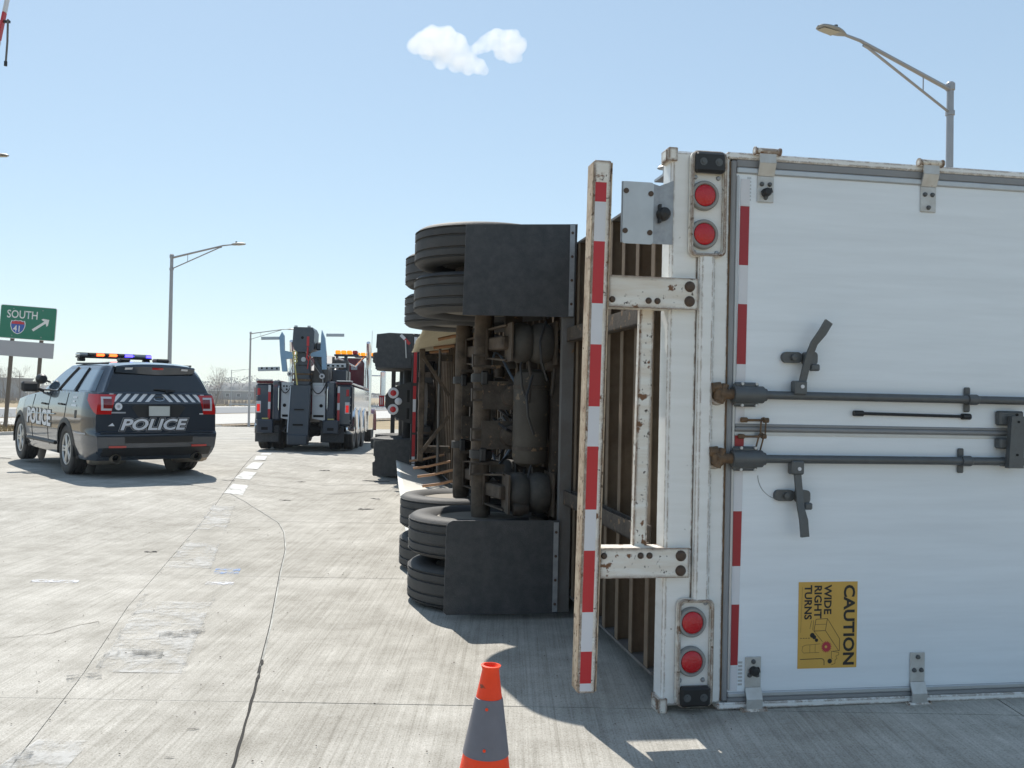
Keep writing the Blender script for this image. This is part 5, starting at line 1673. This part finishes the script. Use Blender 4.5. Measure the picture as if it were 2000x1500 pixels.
# ------------------------------------------------------------------ traffic cone
M['cone'] = worn('cone_orange', (1.0, .058, .004), .5, c2=(.75, .04, .004), scale=9, amt=.6, bump=.1, bscale=50, chips=(.25, .05, .02), cscale=24, cth=.66)
M['collar'] = worn('cone_collar', (.17, .17, .20), .45, c2=(.125, .125, .15), scale=10, amt=.6, bump=.08)
CN = empty('traffic_cone', (-.074, 2.53, 0), (0, R(2.4), 0))
tag(CN, 'orange traffic cone with a wide grey reflective collar in the foreground', 'traffic cone')
def cr(z): return .136 + (.027 - .142) * (z - .03) / (.712 - .03)
pr = [(cr(z), z) for z in fr(.05, .700, 16)]
MB().lathe([(.165, .03)] + [(.158, .045)] + pr + [(.0275, .712), (.021, .713), (.017, .706), (.05, .5), (.08, .3)], (0, 0, 0), Z, 40).build('cone_body', M['cone'], CN)
clr = MB().lathe([(cr(z) + .0022, z) for z in fr(.474, .625, 10)] + [(cr(.625), .6255), (cr(.474), .4735)], (0, 0, 0), Z, 40, True).build('collar', M['collar'], CN)
MB().lathe([(cr(z) + .0022, z) for z in fr(.29, .388, 8)] + [(cr(.388), .3885), (cr(.29), .2895)], (0, 0, 0), Z, 40, True).build('collar', M['collar'], CN)
for z in (.604, .500):
    MB().cyl((-.004 + .0, -(cr(z) + .004), z), (-.004, -(cr(z) - .004), z), .0042, 12).build('collar_rivet', M['cone'], CN)
MB().bx(-.18, .18, -.18, .18, .0, .032, .012).build('cone_base', M['black'], CN)

# ------------------------------------------------------------------ street lamps
M['pole'] = worn('pole_aluminium', (.36, .36, .37), .45, .6, c2=(.29, .29, .30), scale=4, bump=.03)
M['lamp_head'] = worn('lamp_head_grey', (.30, .30, .29), .5, .3, c2=(.24, .24, .22), scale=6, bump=.02)
M['lamp_lens'] = base('lamp_lens', (.33, .30, .22), .25)
def street_lamp():
    o = empty('street_lamp', (0, 0, 0))
    MB().tube([(0, 0, .5), (0, 0, 8.75)], [.105, .075], 16).build('pole', M['pole'], o)
    MB().lathe([(.17, 0), (.17, .06), (.13, .08), (.12, .5), (.105, .52)], (0, 0, 0), Z, 16).build('pole_base', M['pole'], o)
    MB().lathe([(.08, 8.70), (.10, 8.72), (.10, 8.86), (.06, 8.90), (0, 8.90)], (0, 0, 0), Z, 14).build('pole_cap', M['pole'], o)
    MB().tube([(0, 0, 8.72), (2.9, 0, 9.07), (3.2, 0, 9.11), (3.75, 0, 9.12)], [.05, .04, .034, .03], 10).build('arm', M['pole'], o)
    MB().tube([(.0, 0, 8.20), (.25, 0, 8.27), (2.95, 0, 9.02), (3.1, 0, 9.04)], .028, 8).build('arm_brace', M['pole'], o)
    MB().tube([(1.02, 0, 8.48), (1.02, 0, 8.85)], .014, 6).build('arm_spacer', M['pole'], o)
    MB().lathe([(.08, 8.14), (.10, 8.15), (.10, 8.25), (.08, 8.26)], (0, 0, 0), Z, 14).build('brace_clamp', M['pole'], o)
    s = MB()
    def hd(t, a):
        x = 3.70 + .82 * t
        w_ = lerp([(0, .05), (.15, .10), (.45, .17), (.8, .16), (.95, .10), (1, .02)], t)
        h_ = lerp([(0, .045), (.2, .085), (.6, .075), (.95, .045), (1, .01)], t)
        return (x, w_ * math.cos(a), 9.11 + (h_ * math.sin(a) if a < PI else h_ * .45 * math.sin(a)))
    s.grid(hd, fr(0, 1, 12), fr(0, 2 * PI, 16))
    s.build('lamp_head', M['lamp_head'], o, weld=.001)
    MB().grid(lambda t, u: (3.98 + .46 * t, .125 * u * (1 - .3 * t), 9.073), fr(0, 1, 4), fr(-1, 1, 4)).build('lamp_lens', M['lamp_lens'], o)
    MB().cyl((3.98, 0, 9.18), (3.98, 0, 9.25), .04, 10).build('photocell', M['black'], o)
    return o
L0 = street_lamp()
def lampset(o, x, y, rz, lab, dz=0):
    o.location = (x, y, gz(x, y) - .12 + dz)
    o.rotation_euler = (0, 0, rz)
    tag(o, lab, 'street lamp', 'street lamps along the highway')
lampset(L0, 9.72, 20.6, R(180 + 33), 'street lamp behind the white trailer, its arm reaching towards the camera', -.12)
for (x, y, rz, lab, dz) in ((-16.0, 43.0, R(-27), 'tall street lamp standing behind the police car', -.40), (-24.2, 85, R(-14), 'street lamp whose arm ends above the tow truck forks', .0),
                        (-67.0, 220, R(3), 'small distant street lamp beside the bare tree', .0), (-21.35, 30.5, R(0), 'street lamp at the left edge, only its head in view above the green sign', .35), (-52.7, 88, R(0), 'far lamp head at the left edge just beside the green sign', 0.0)):
    lampset(copy_tree(L0), x, y, rz, lab, dz)

# ------------------------------------------------------------------ highway sign
M['sign_green'] = worn('sign_green', (.0, .19, .115), .45, c2=(.0, .165, .10), scale=3, amt=.4, bump=0)
M['sign_grey'] = worn('sign_back', (.40, .41, .45), .40, .3, c2=(.35, .36, .40), scale=2, bump=.02)
M['sign_white'] = base('sign_white', (.78, .79, .80), .4)
M['sign_blue'] = base('sign_blue', (.02, .10, .42), .4)
M['sign_red'] = base('sign_red', (.55, .03, .04), .4)
M['post'] = worn('post_steel', (.13, .11, .09), .7, .3, c2=(.18, .13, .09), scale=3, bump=.1)
SG = empty('highway_sign', (-32.0, 60, gz(-32.3, 60) - .38), (0, R(3.0), R(9)))
tag(SG, 'green highway sign reading SOUTH 41 with an arrow, on two brown posts', 'road sign')
# local: x right, z up, face at y = 0
for x in (-.92, .86):
    MB().bx(x - .10, x + .10, .05, .25, 0, 8.1, .01).build('post', M['post'], SG)
zb, zt = 6.05, 8.22
g_ = MB().prism([(x, 0, z) for x, z in rring(-1.72, 1.72, zb, zt, .12)], (0, .04, 0)).build('sign_board', M['sign_white'], SG)
MB().prism([(x, -.004, z) for x, z in rring(-1.69, 1.69, zb + .03, zt - .03, .10)], (0, .003, 0)).build('sign_face', M['sign_green'], g_)
MB().prism([(x, 0, z) for x, z in rring(-1.80, 1.70, 4.90, 5.90, .03)], (0, .04, 0)).build('lower_board', M['sign_grey'], SG)
text('lettering', 'SOUTH', .72, lambda a, b: ((-1.32 + a * .80, -.006, 7.40 + b), (0, -1, 0)), M['sign_white'], SG, bold=.008, depth=.001)
def shield(k, z0):
    pts = []
    cx, cz = -.60, 6.85
    half_ = [(0, -.50), (.20, -.42), (.36, -.25), (.45, 0), (.46, .22), (.40, .40), (.30, .36), (.15, .42), (0, .38)]
    full = half_ + [(-x, z) for x, z in half_[-2:0:-1]]
    return [(cx + x * k, -z0, cz + z * k) for x, z in full]
MB().prism(shield(1.0, .006), (0, .002, 0)).build('route_shield', M['sign_white'], SG)
MB().prism(shield(.90, .009), (0, .002, 0)).build('shield_field', M['sign_blue'], SG)
MB().prism([(-.60 + x, -.012, 6.85 + z) for x, z in ((-.40, .16), (.40, .16), (.36, .33), (.27, .31), (.13, .36), (0, .33), (-.13, .36), (-.27, .31), (-.36, .33))], (0, .002, 0)).build('shield_band', M['sign_red'], SG)
text('lettering', '41', .56, lambda a, b: ((-.87 + a * .86, -.013, 6.52 + b), (0, -1, 0)), M['sign_white'], SG, bold=.01, depth=.001)
c_, s_ = math.cos(R(38)), math.sin(R(38))
ar = [(-.62, -.08), (.30, -.08), (.22, -.27), (.34, -.27), (.62, 0), (.34, .27), (.22, .27), (.30, .08), (-.62, .08)]
MB().prism([(.80 + x * c_ - z * s_, -.007, 7.05 + x * s_ + z * c_) for x, z in ar], (0, .002, 0)).build('arrow', M['sign_white'], SG)
for (x, z) in ((.86, 8.0), (.86, 6.25), (-.92, 6.25), (-.92, 8.0)):
    MB().cyl((x, -.012, z), (x, -.004, z), .035, 8).build('bolt', M['galv'], SG)

# ------------------------------------------------------------------ striped gate arm at the left edge
GA = empty('ramp_gate', (-13.34, 20, gz(-13.2, 20)))
tag(GA, 'raised ramp gate arm with red and white bands at the top left edge', 'barrier gate')
MB().bx(-.25, .25, -.2, .2, 0, 1.2, .03).build('gate_cabinet', M['galv'], GA)
d_ = Vector((2.35 - .1, 0, 10.3 - 1.1)).normalized()
p0 = Vector((.62, 0, 1.1))
MB().bar((.1, 0, 1.05), p0 + d_ * .5, .12, .16, Y).build('gate_root', M['galv'], GA)
d_ = (Vector((2.22, 0, 10.0)) - p0).normalized()
for k in range(18):
    MB().bar(p0 + d_ * (.5 + .62 * k), p0 + d_ * (.5 + .62 * k + .615), .05, .115, Y, .006).build('gate_band', M['tape_red'] if k % 2 == 0 else M['tape_white'], GA)
q_ = p0 + d_ * 8.35
MB().bar(q_ - Vector((.05, 0, 0)), q_ + Vector((.16, 0, 0)), .05, .05).build('lamp_bracket', M['black'], GA)
MB().tube([q_ + Vector((.13, -.03, .04)), q_ + Vector((.13, -.03, -.45)), q_ + Vector((.105, -.03, -.92))], .022, 6).build('lamp_rod', M['steel_grey'], GA)
MB().cyl(q_ + Vector((.105, -.03, -.88)), q_ + Vector((.103, -.03, -.98)), .035, 8).build('rod_weight', M['black'], GA)

# ------------------------------------------------------------------ debris on the concrete
def debris(x, y, l, w_, rz, lab, mat='rubber', h=None):
    h = h or min(.02, w_ * .5)
    s = MB()
    n = 7
    vs = []
    for i in range(n):
        t = i / (n - 1) - .5
        ww = w_ * (.45 + .55 * random.random()) * (1 - 1.2 * abs(t) ** 2)
        zz_ = h * (.25 + .75 * random.random())
        by = w_ * .4 * math.sin(i * 1.7)
        vs += [(t * l, by - ww, .001), (t * l, by + ww, .001), (t * l, by + ww * .5, zz_), (t * l, by - ww * .5, zz_)]
    fs = []
    for i in range(n - 1):
        for j in range(4):
            fs.append((4 * i + j, 4 * i + (j + 1) % 4, 4 * i + 4 + (j + 1) % 4, 4 * i + 4 + j))
    fs += [(0, 1, 2, 3), tuple(4 * n - 4 + j for j in range(4))]
    o = s.add(vs, fs).build('debris', M[mat])
    o.location = (x, y, gz(x, y) + .004)
    o.rotation_euler = (0, 0, rz)
    return tag(o, lab, 'debris', 'scraps of debris on the concrete')
dl = [(-1.78, 11.45, .20, .022, .2, 'long dark scrap lying on the concrete near the trailer tyres'), (-2.97, 12.2, .16, .022, -.2, 'dark scrap between the lane dashes and the trailer'),
      (-3.35, 16.6, .2, .025, .1, 'dark scrap on the concrete behind the tow truck'), (-3.3, 14.5, .16, .02, .4, 'small scrap midway between police car and trailer'),
      (-1.84, 12.6, .15, .02, -.5, 'small curved scrap above the long one'), (-3.18, 8.2, .11, .016, .1, 'small dark scrap at the left joint near the faded dash'),
      (-2.2, 15.1, .45, .025, -.05, 'long dark strip lying in front of the lower tractor mud flap'), (-9.4, 16.9, .5, .03, .0, 'dark strip on the concrete beside the police car front wheel'),
      (-1.335, 3.95, .05, .005, .2, 'dark leaf-like scrap on the near concrete left of the curved joint'), (-1.32, 3.64, .04, .004, .1, 'smallest dark scrap at the bottom of the picture'),
      (-4.2, 13.75, .2, .02, -.1, 'dark scrap just right of the police car shadow'), (.2, 3.42, .03, .006, .5, 'dark crumb on the concrete right of the cone')]
for q in dl: debris(*q)
# crumbs and pebbles too many to count
s = MB()
for i in range(600):
    y = 3.2 + 16 * random.random() ** 1.6
    x = random.uniform(-.62 * y, .2 * y + .3)
    r_ = random.uniform(.0012, .004) * (1 + y * .08)
    c = Vector((x, y, gz(x, y) + .004 + r_ * .4))
    s.add([c + Vector((r_ * random.uniform(.6, 1.6), 0, 0)), c + Vector((0, r_, 0)), c - Vector((r_ * random.uniform(.6, 1.6), 0, 0)), c - Vector((0, r_, 0)), c + Vector((0, 0, r_ * .7))], [(0, 1, 4), (1, 2, 4), (2, 3, 4), (3, 0, 4)])
tag(s.build('grit', M['steel_brown'], recalc=False), kind='stuff')

# ------------------------------------------------------------------ dry grass on the verges
s = MB()
for i in range(26000):
    if i % 3 == 0:
        y = random.uniform(84, 92); x = -.322 * 87 + (y - 87) * .29 + random.uniform(-40, 60)
        y = 87 + (x + .322 * 87) * 3.5 + random.uniform(-3.2, 3.2)
        if not 30 < y < 200: continue
        hgt = random.uniform(.08, .25)
    else:
        y = random.uniform(34, 120) if i % 3 == 1 else random.uniform(215, 262)
        x = random.uniform(-1.02, -.53) * y if i % 3 == 1 else random.uniform(-.62, .0) * y
        if i % 3 == 1 and x > lerp(LEFT, y) - .5: continue
        hgt = random.uniform(.1, .35)
    z = gz(x, y) - .12
    w_ = .02 * (1 + y / 40)
    a = random.random() * PI
    dx, dy = w_ * math.cos(a), w_ * math.sin(a)
    s.add([(x - dx, y - dy, z), (x + dx, y + dy, z), (x + random.uniform(-.1, .1), y + random.uniform(-.1, .1), z + hgt)], [(0, 1, 2)])
tag(s.build('dry_grass', M['grass'], recalc=False), kind='stuff')

# ------------------------------------------------------------------ bare trees
M['bark'] = worn('bare_bark', (.17, .145, .125), .9, c2=(.12, .10, .085), scale=3, bump=0)
M['twig'] = worn('bare_twig', (.24, .205, .175), .95, c2=(.18, .15, .13), scale=2, bump=0)
M['far_wood'] = worn('far_wood', (.20, .19, .18), .95, c2=(.26, .245, .22), scale=.2, bump=0)
def bare_tree(name, x, y, h, lab, spread=.5, group=None, levels=5, r0=None, zoff=-.15):
    o = empty(name, (x, y, gz(x, y) + zoff))
    tag(o, lab, 'tree', group)
    tr, tw = MB(), MB()
    rn = random.Random(int(x * 10 + y))
    r0 = r0 or h * .022
    def br(p, d, L, r_, lv):
        n_ = 3
        pts, rs = [p], [r_]
        for k in range(n_):
            d = (d + Vector((rn.uniform(-1, 1), rn.uniform(-1, 1), rn.uniform(-.3, .7))) * .16).normalized()
            p = p + d * (L / n_)
            pts.append(p)
            rs.append(max(.018, r_ * (1 - .45 * (k + 1) / n_)))
        (tr if lv <= 1 else tw).tube(pts, rs, 6 if lv <= 1 else 3, False)
        if lv >= levels: return
        for k in range(rn.choice((2, 3, 3)) + (1 if lv == 0 else 0)):
            i = rn.choice((1, 2, 3)) if k else 3
            a = rn.random() * 2 * PI
            sd = d.orthogonal().normalized()
            sd = (Matrix.Rotation(a, 3, d) @ sd)
            nd = (d * (1 - spread * .6) + sd * spread * rn.uniform(.6, 1.25) + Vector((0, 0, .25))).normalized()
            br(pts[i], nd, L * rn.uniform(.62, .84), rs[i] * .66, lv + 1)
    br(Vector((0, 0, 0)), Vector((rn.uniform(-.08, .08), 0, 1)), h * .34, r0, 0)
    tr.build('trunk', M['bark'], o, recalc=False)
    tw.build('crown', M['twig'], o, recalc=False)
    return o
bare_tree('bare_tree', -76.5, 238, 10.8, 'tall bare tree rising right of the police car', .55)
G = 'bare trees along the far edge of the highway'
spots = [(-92, 282, 8.5, 'bare tree just left of the tallest bare tree'), (-66, 262, 6.5, 'low bare tree between the tall one and the lamp post'), (-60, 268, 7.0, 'bare tree left of the tow truck behind the lamp post'),
         (-128, 240, 9.5, 'bare tree at the left edge in front of the grey building'), (-146, 266, 11, 'bare tree farthest left, half behind the sign post'), (-118, 255, 7.5, 'bare tree between the two sign posts'),
         (-108, 262, 8, 'bare tree behind the police car bonnet')]
for x, y, h, lab in spots:
    bare_tree('bare_tree', x, y, h, lab, .6, G)
# thicket along the far edge and the wood on the skyline
s = MB()
for i in range(5200):
    x = random.uniform(-190, -6)
    y = 268 + random.uniform(-6, 8)
    z = gz(x, y) - .1
    h = random.uniform(.8, 3.2) * (1 + .45 * math.sin(x * .12) + .3 * math.sin(x * .41))
    if x > -44: h *= .35
    l_ = random.uniform(-.5, .5)
    w_ = random.uniform(.03, .07)
    s.add([(x - w_, y, z), (x + w_, y, z), (x + l_, y + .2, z + max(.3, h))], [(0, 1, 2)])
tag(s.build('thicket', M['twig'], recalc=False), kind='stuff')
def wood_h(x):
    hh = 10.5 + 3.2 * math.sin(x * .021) + 2.2 * math.sin(x * .083 + 1) + 1.4 * math.sin(x * .31)
    return hh * (lerp([(-170, 1), (-120, .5), (-90, .32), (700, .3)], x) if x > -170 else 1)
s = MB()
wx_ = fr(-560, 700, 420)
rw = random.Random(3)
wh = [wood_h(x) * rw.uniform(.70, .95) for x in wx_]
s.grid(lambda i, k: (wx_[i], 752 + (0, 4, 12, 26, 34)[k] + (0, 2 * math.sin(i * 1.3), 0, 0, 0)[k], -2.9 + wh[i] * (0, .55, .85, .8, 0)[k]), list(range(421)), [0, 1, 2, 3, 4])
for i in range(12000):
    x = random.uniform(-560, 700)
    y = 760 + random.uniform(-15, 30)
    hh = wood_h(x)
    z = -2.8 + hh * math.sqrt(random.random())
    r_ = random.uniform(.35, .9)
    a = [random.uniform(0, 2 * PI) for _ in range(3)]
    s.add([(x + r_ * math.cos(a[0] + k * 2.1), y + r_ * .5 * math.sin(a[1] + k), z + r_ * math.sin(a[0] + k * 2.1)) for k in range(3)], [(0, 1, 2)])
tag(s.build('distant_wood', M['far_wood'], recalc=False), kind='stuff')

# ------------------------------------------------------------------ far buildings
M['wall_white'] = worn('far_wall_white', (.70, .70, .70), .8, c2=(.60, .60, .60), scale=.3, bump=0)
M['wall_grey'] = worn('far_wall_grey', (.27, .275, .28), .8, c2=(.22, .22, .23), scale=.3, bump=0)
M['wall_red'] = worn('far_wall_red', (.16, .055, .05), .8, c2=(.12, .05, .05), scale=.3, bump=0)
M['win'] = base('far_window', (.04, .05, .06), .15)
def building(name, x0, x1, y, d, h, wall, lab, cat, nwin=0, roofm='wall_grey'):
    z = gz((x0 + x1) / 2, y) - .2
    o = empty(name, ((x0 + x1) / 2, y, z))
    tag(o, lab, cat)
    w_ = (x1 - x0) / 2
    MB().bx(-w_, w_, 0, d, 0, h).build('wall', M[wall], o)
    MB().bx(-w_ - .3, w_ + .3, -.3, d + .3, h + .002, h + .45).build('roof', M[roofm], o)
    for k in range(nwin):
        xx = -w_ + (k + .5) * 2 * w_ / nwin
        f_ = MB().bx(xx - .9, xx + .9, -.06, -.002, h * .35, h * .75).build('window', M['wall_white'], o)
        MB().bx(xx - .75, xx + .75, -.085, -.062, h * .38, h * .72).build('pane', M['win'], f_)
    if nwin:
        MB().bx(-w_ * .15, -w_ * .15 + 2.2, -.08, -.002, 0, 2.4).build('door', M['wall_grey'], o)
    return o
building('warehouse', -162, -117, 420, 30, 4.0, 'wall_grey', 'long low warehouse with a white roof edge behind the bare trees', 'warehouse', 9, 'wall_white')
building('brick_building', -104, -92, 372, 14, 5.6, 'wall_red', 'dark red building just left of the tow truck', 'building', 3)
building('grey_building', -212, -182, 330, 20, 7.0, 'wall_grey', 'grey building at the left edge behind the sign posts', 'building', 5)
building('white_shed', -168.5, -156, 320, 8, 2.2, 'wall_white', 'small white shed behind the police car bonnet', 'shed', 0, 'wall_white')
# utility pole far left
UP = empty('utility_pole', (-171, 320, gz(-171, 320) - .2))
tag(UP, 'distant wooden utility pole with a crossbar left of the police car', 'utility pole')
MB().cyl((0, 0, 0), (0, 0, 8.6), .2, 8, .14).build('pole', M['bark'], UP)
MB().bx(-1.6, 1.6, -.1, .1, 7.7, 7.95).build('crossbar', M['bark'], UP)
# steel guard rail far beyond, between tow truck and trailer
GR = empty('guard_rail', (-30, 232, gz(-30, 232) - .1), (0, 0, R(6)))
tag(GR, 'far steel guard rail between the tow truck and the overturned tractor', 'guard rail')
MB().bx(-40, 60, -.04, .04, .42, .80, .02).build('rail', M['galv'], GR)
for k in range(26):
    MB().bx(-40 + 4 * k - .08, -40 + 4 * k + .08, .05, .2, 0, .78).build('post', M['galv'], GR)

# ------------------------------------------------------------------ the single cloud
CLD = None
s = MB()
cl = [(-25, 2, 12, 9.5), (-31, 0, 10, 7.5), (-17, 1, 12.5, 9), (-10, 0, 8.5, 8.5), (-36, 1, 8.5, 6), (-27, -3, 4.5, 7.0), (-17, -2, 3, 7.5), (-7, 1, 2, 7), (-1, 0, -1.5, 6), (5, 0, -5.0, 5.5), (-9, -1, -4.5, 5.5), (-1, 0, -7.0, 4.6), (9, 0, -7.6, 3.4), (-20, 0, -2.5, 5),
      (17, 1, 13, 7.2), (25, 0, 12, 7.8), (10, 0, 10, 5.6), (31, 1, 9.5, 6), (26, -1, 4.5, 7), (20, 0, 4, 5), (5, 1, 7.5, 4.6), (35, 0, 12, 2.6), (13, 0, 15.5, 3.5), (29, 0, 16, 3.8), (31, 0, 1.5, 3.6)]
for (x, y, z, r_) in cl:
    prf = [(0, -r_)] + [(r_ * math.sin(a), -r_ * math.cos(a)) for a in fr(0, PI, 12)[1:-1]] + [(0, r_)]
    s.lathe(prf, (x, y, z), Z, 20)
mt = bpy.data.materials.new('cloud')
mt.use_nodes = True
nt = mt.node_tree
nt.nodes.remove(nt.nodes['Principled BSDF'])
vs_ = N(nt, 'ShaderNodeVolumePrincipled')
vs_.inputs['Color'].default_value = (.995, .995, .995, 1)
vs_.inputs['Anisotropy'].default_value = .25
tc = N(nt, 'ShaderNodeTexCoord')
n1 = N(nt, 'ShaderNodeTexNoise')
n1.inputs['Scale'].default_value = .14
n1.inputs['Detail'].default_value = 5
n1.inputs['Roughness'].default_value = .6
nt.links.new(tc.outputs['Object'], n1.inputs['Vector'])
mr = N(nt, 'ShaderNodeMapRange')
mr.inputs[1].default_value = .30
mr.inputs[2].default_value = .58
mr.inputs[3].default_value = .022
mr.inputs[4].default_value = .075
nt.links.new(n1.outputs[0], mr.inputs[0])
nt.links.new(mr.outputs[0], vs_.inputs['Density'])
nt.links.new(vs_.outputs[0], nt.nodes['Material Output'].inputs['Volume'])
o = s.build('cloud', mt)
o.location = (-31.0, 600, 221.0)
md = o.modifiers.new('union', 'REMESH')
md.mode = 'VOXEL'
md.voxel_size = 1.3
tx = bpy.data.textures.new('billow', 'CLOUDS')
tx.noise_scale = 7
tx.noise_depth = 3
md = o.modifiers.new('billow', 'DISPLACE')
md.texture = tx
md.strength = 3.0
md.mid_level = .5
tag(o, 'small white cloud alone in the blue sky', 'cloud')

# ------------------------------------------------------------------ thin haze over the whole plain
hz = MB().bx(-900, 900, -60, 1000, -5.5, 16).build('haze', M['black'])
mt = bpy.data.materials.new('haze')
mt.use_nodes = True
mt.node_tree.nodes.remove(mt.node_tree.nodes['Principled BSDF'])
hv = N(mt.node_tree, 'ShaderNodeVolumePrincipled')
hv.inputs['Color'].default_value = (.86, .93, 1, 1)
hv.inputs['Density'].default_value = .00036
mt.node_tree.links.new(hv.outputs[0], mt.node_tree.nodes['Material Output'].inputs['Volume'])
hz.data.materials.clear()
hz.data.materials.append(mt)
tag(hz, kind='stuff')
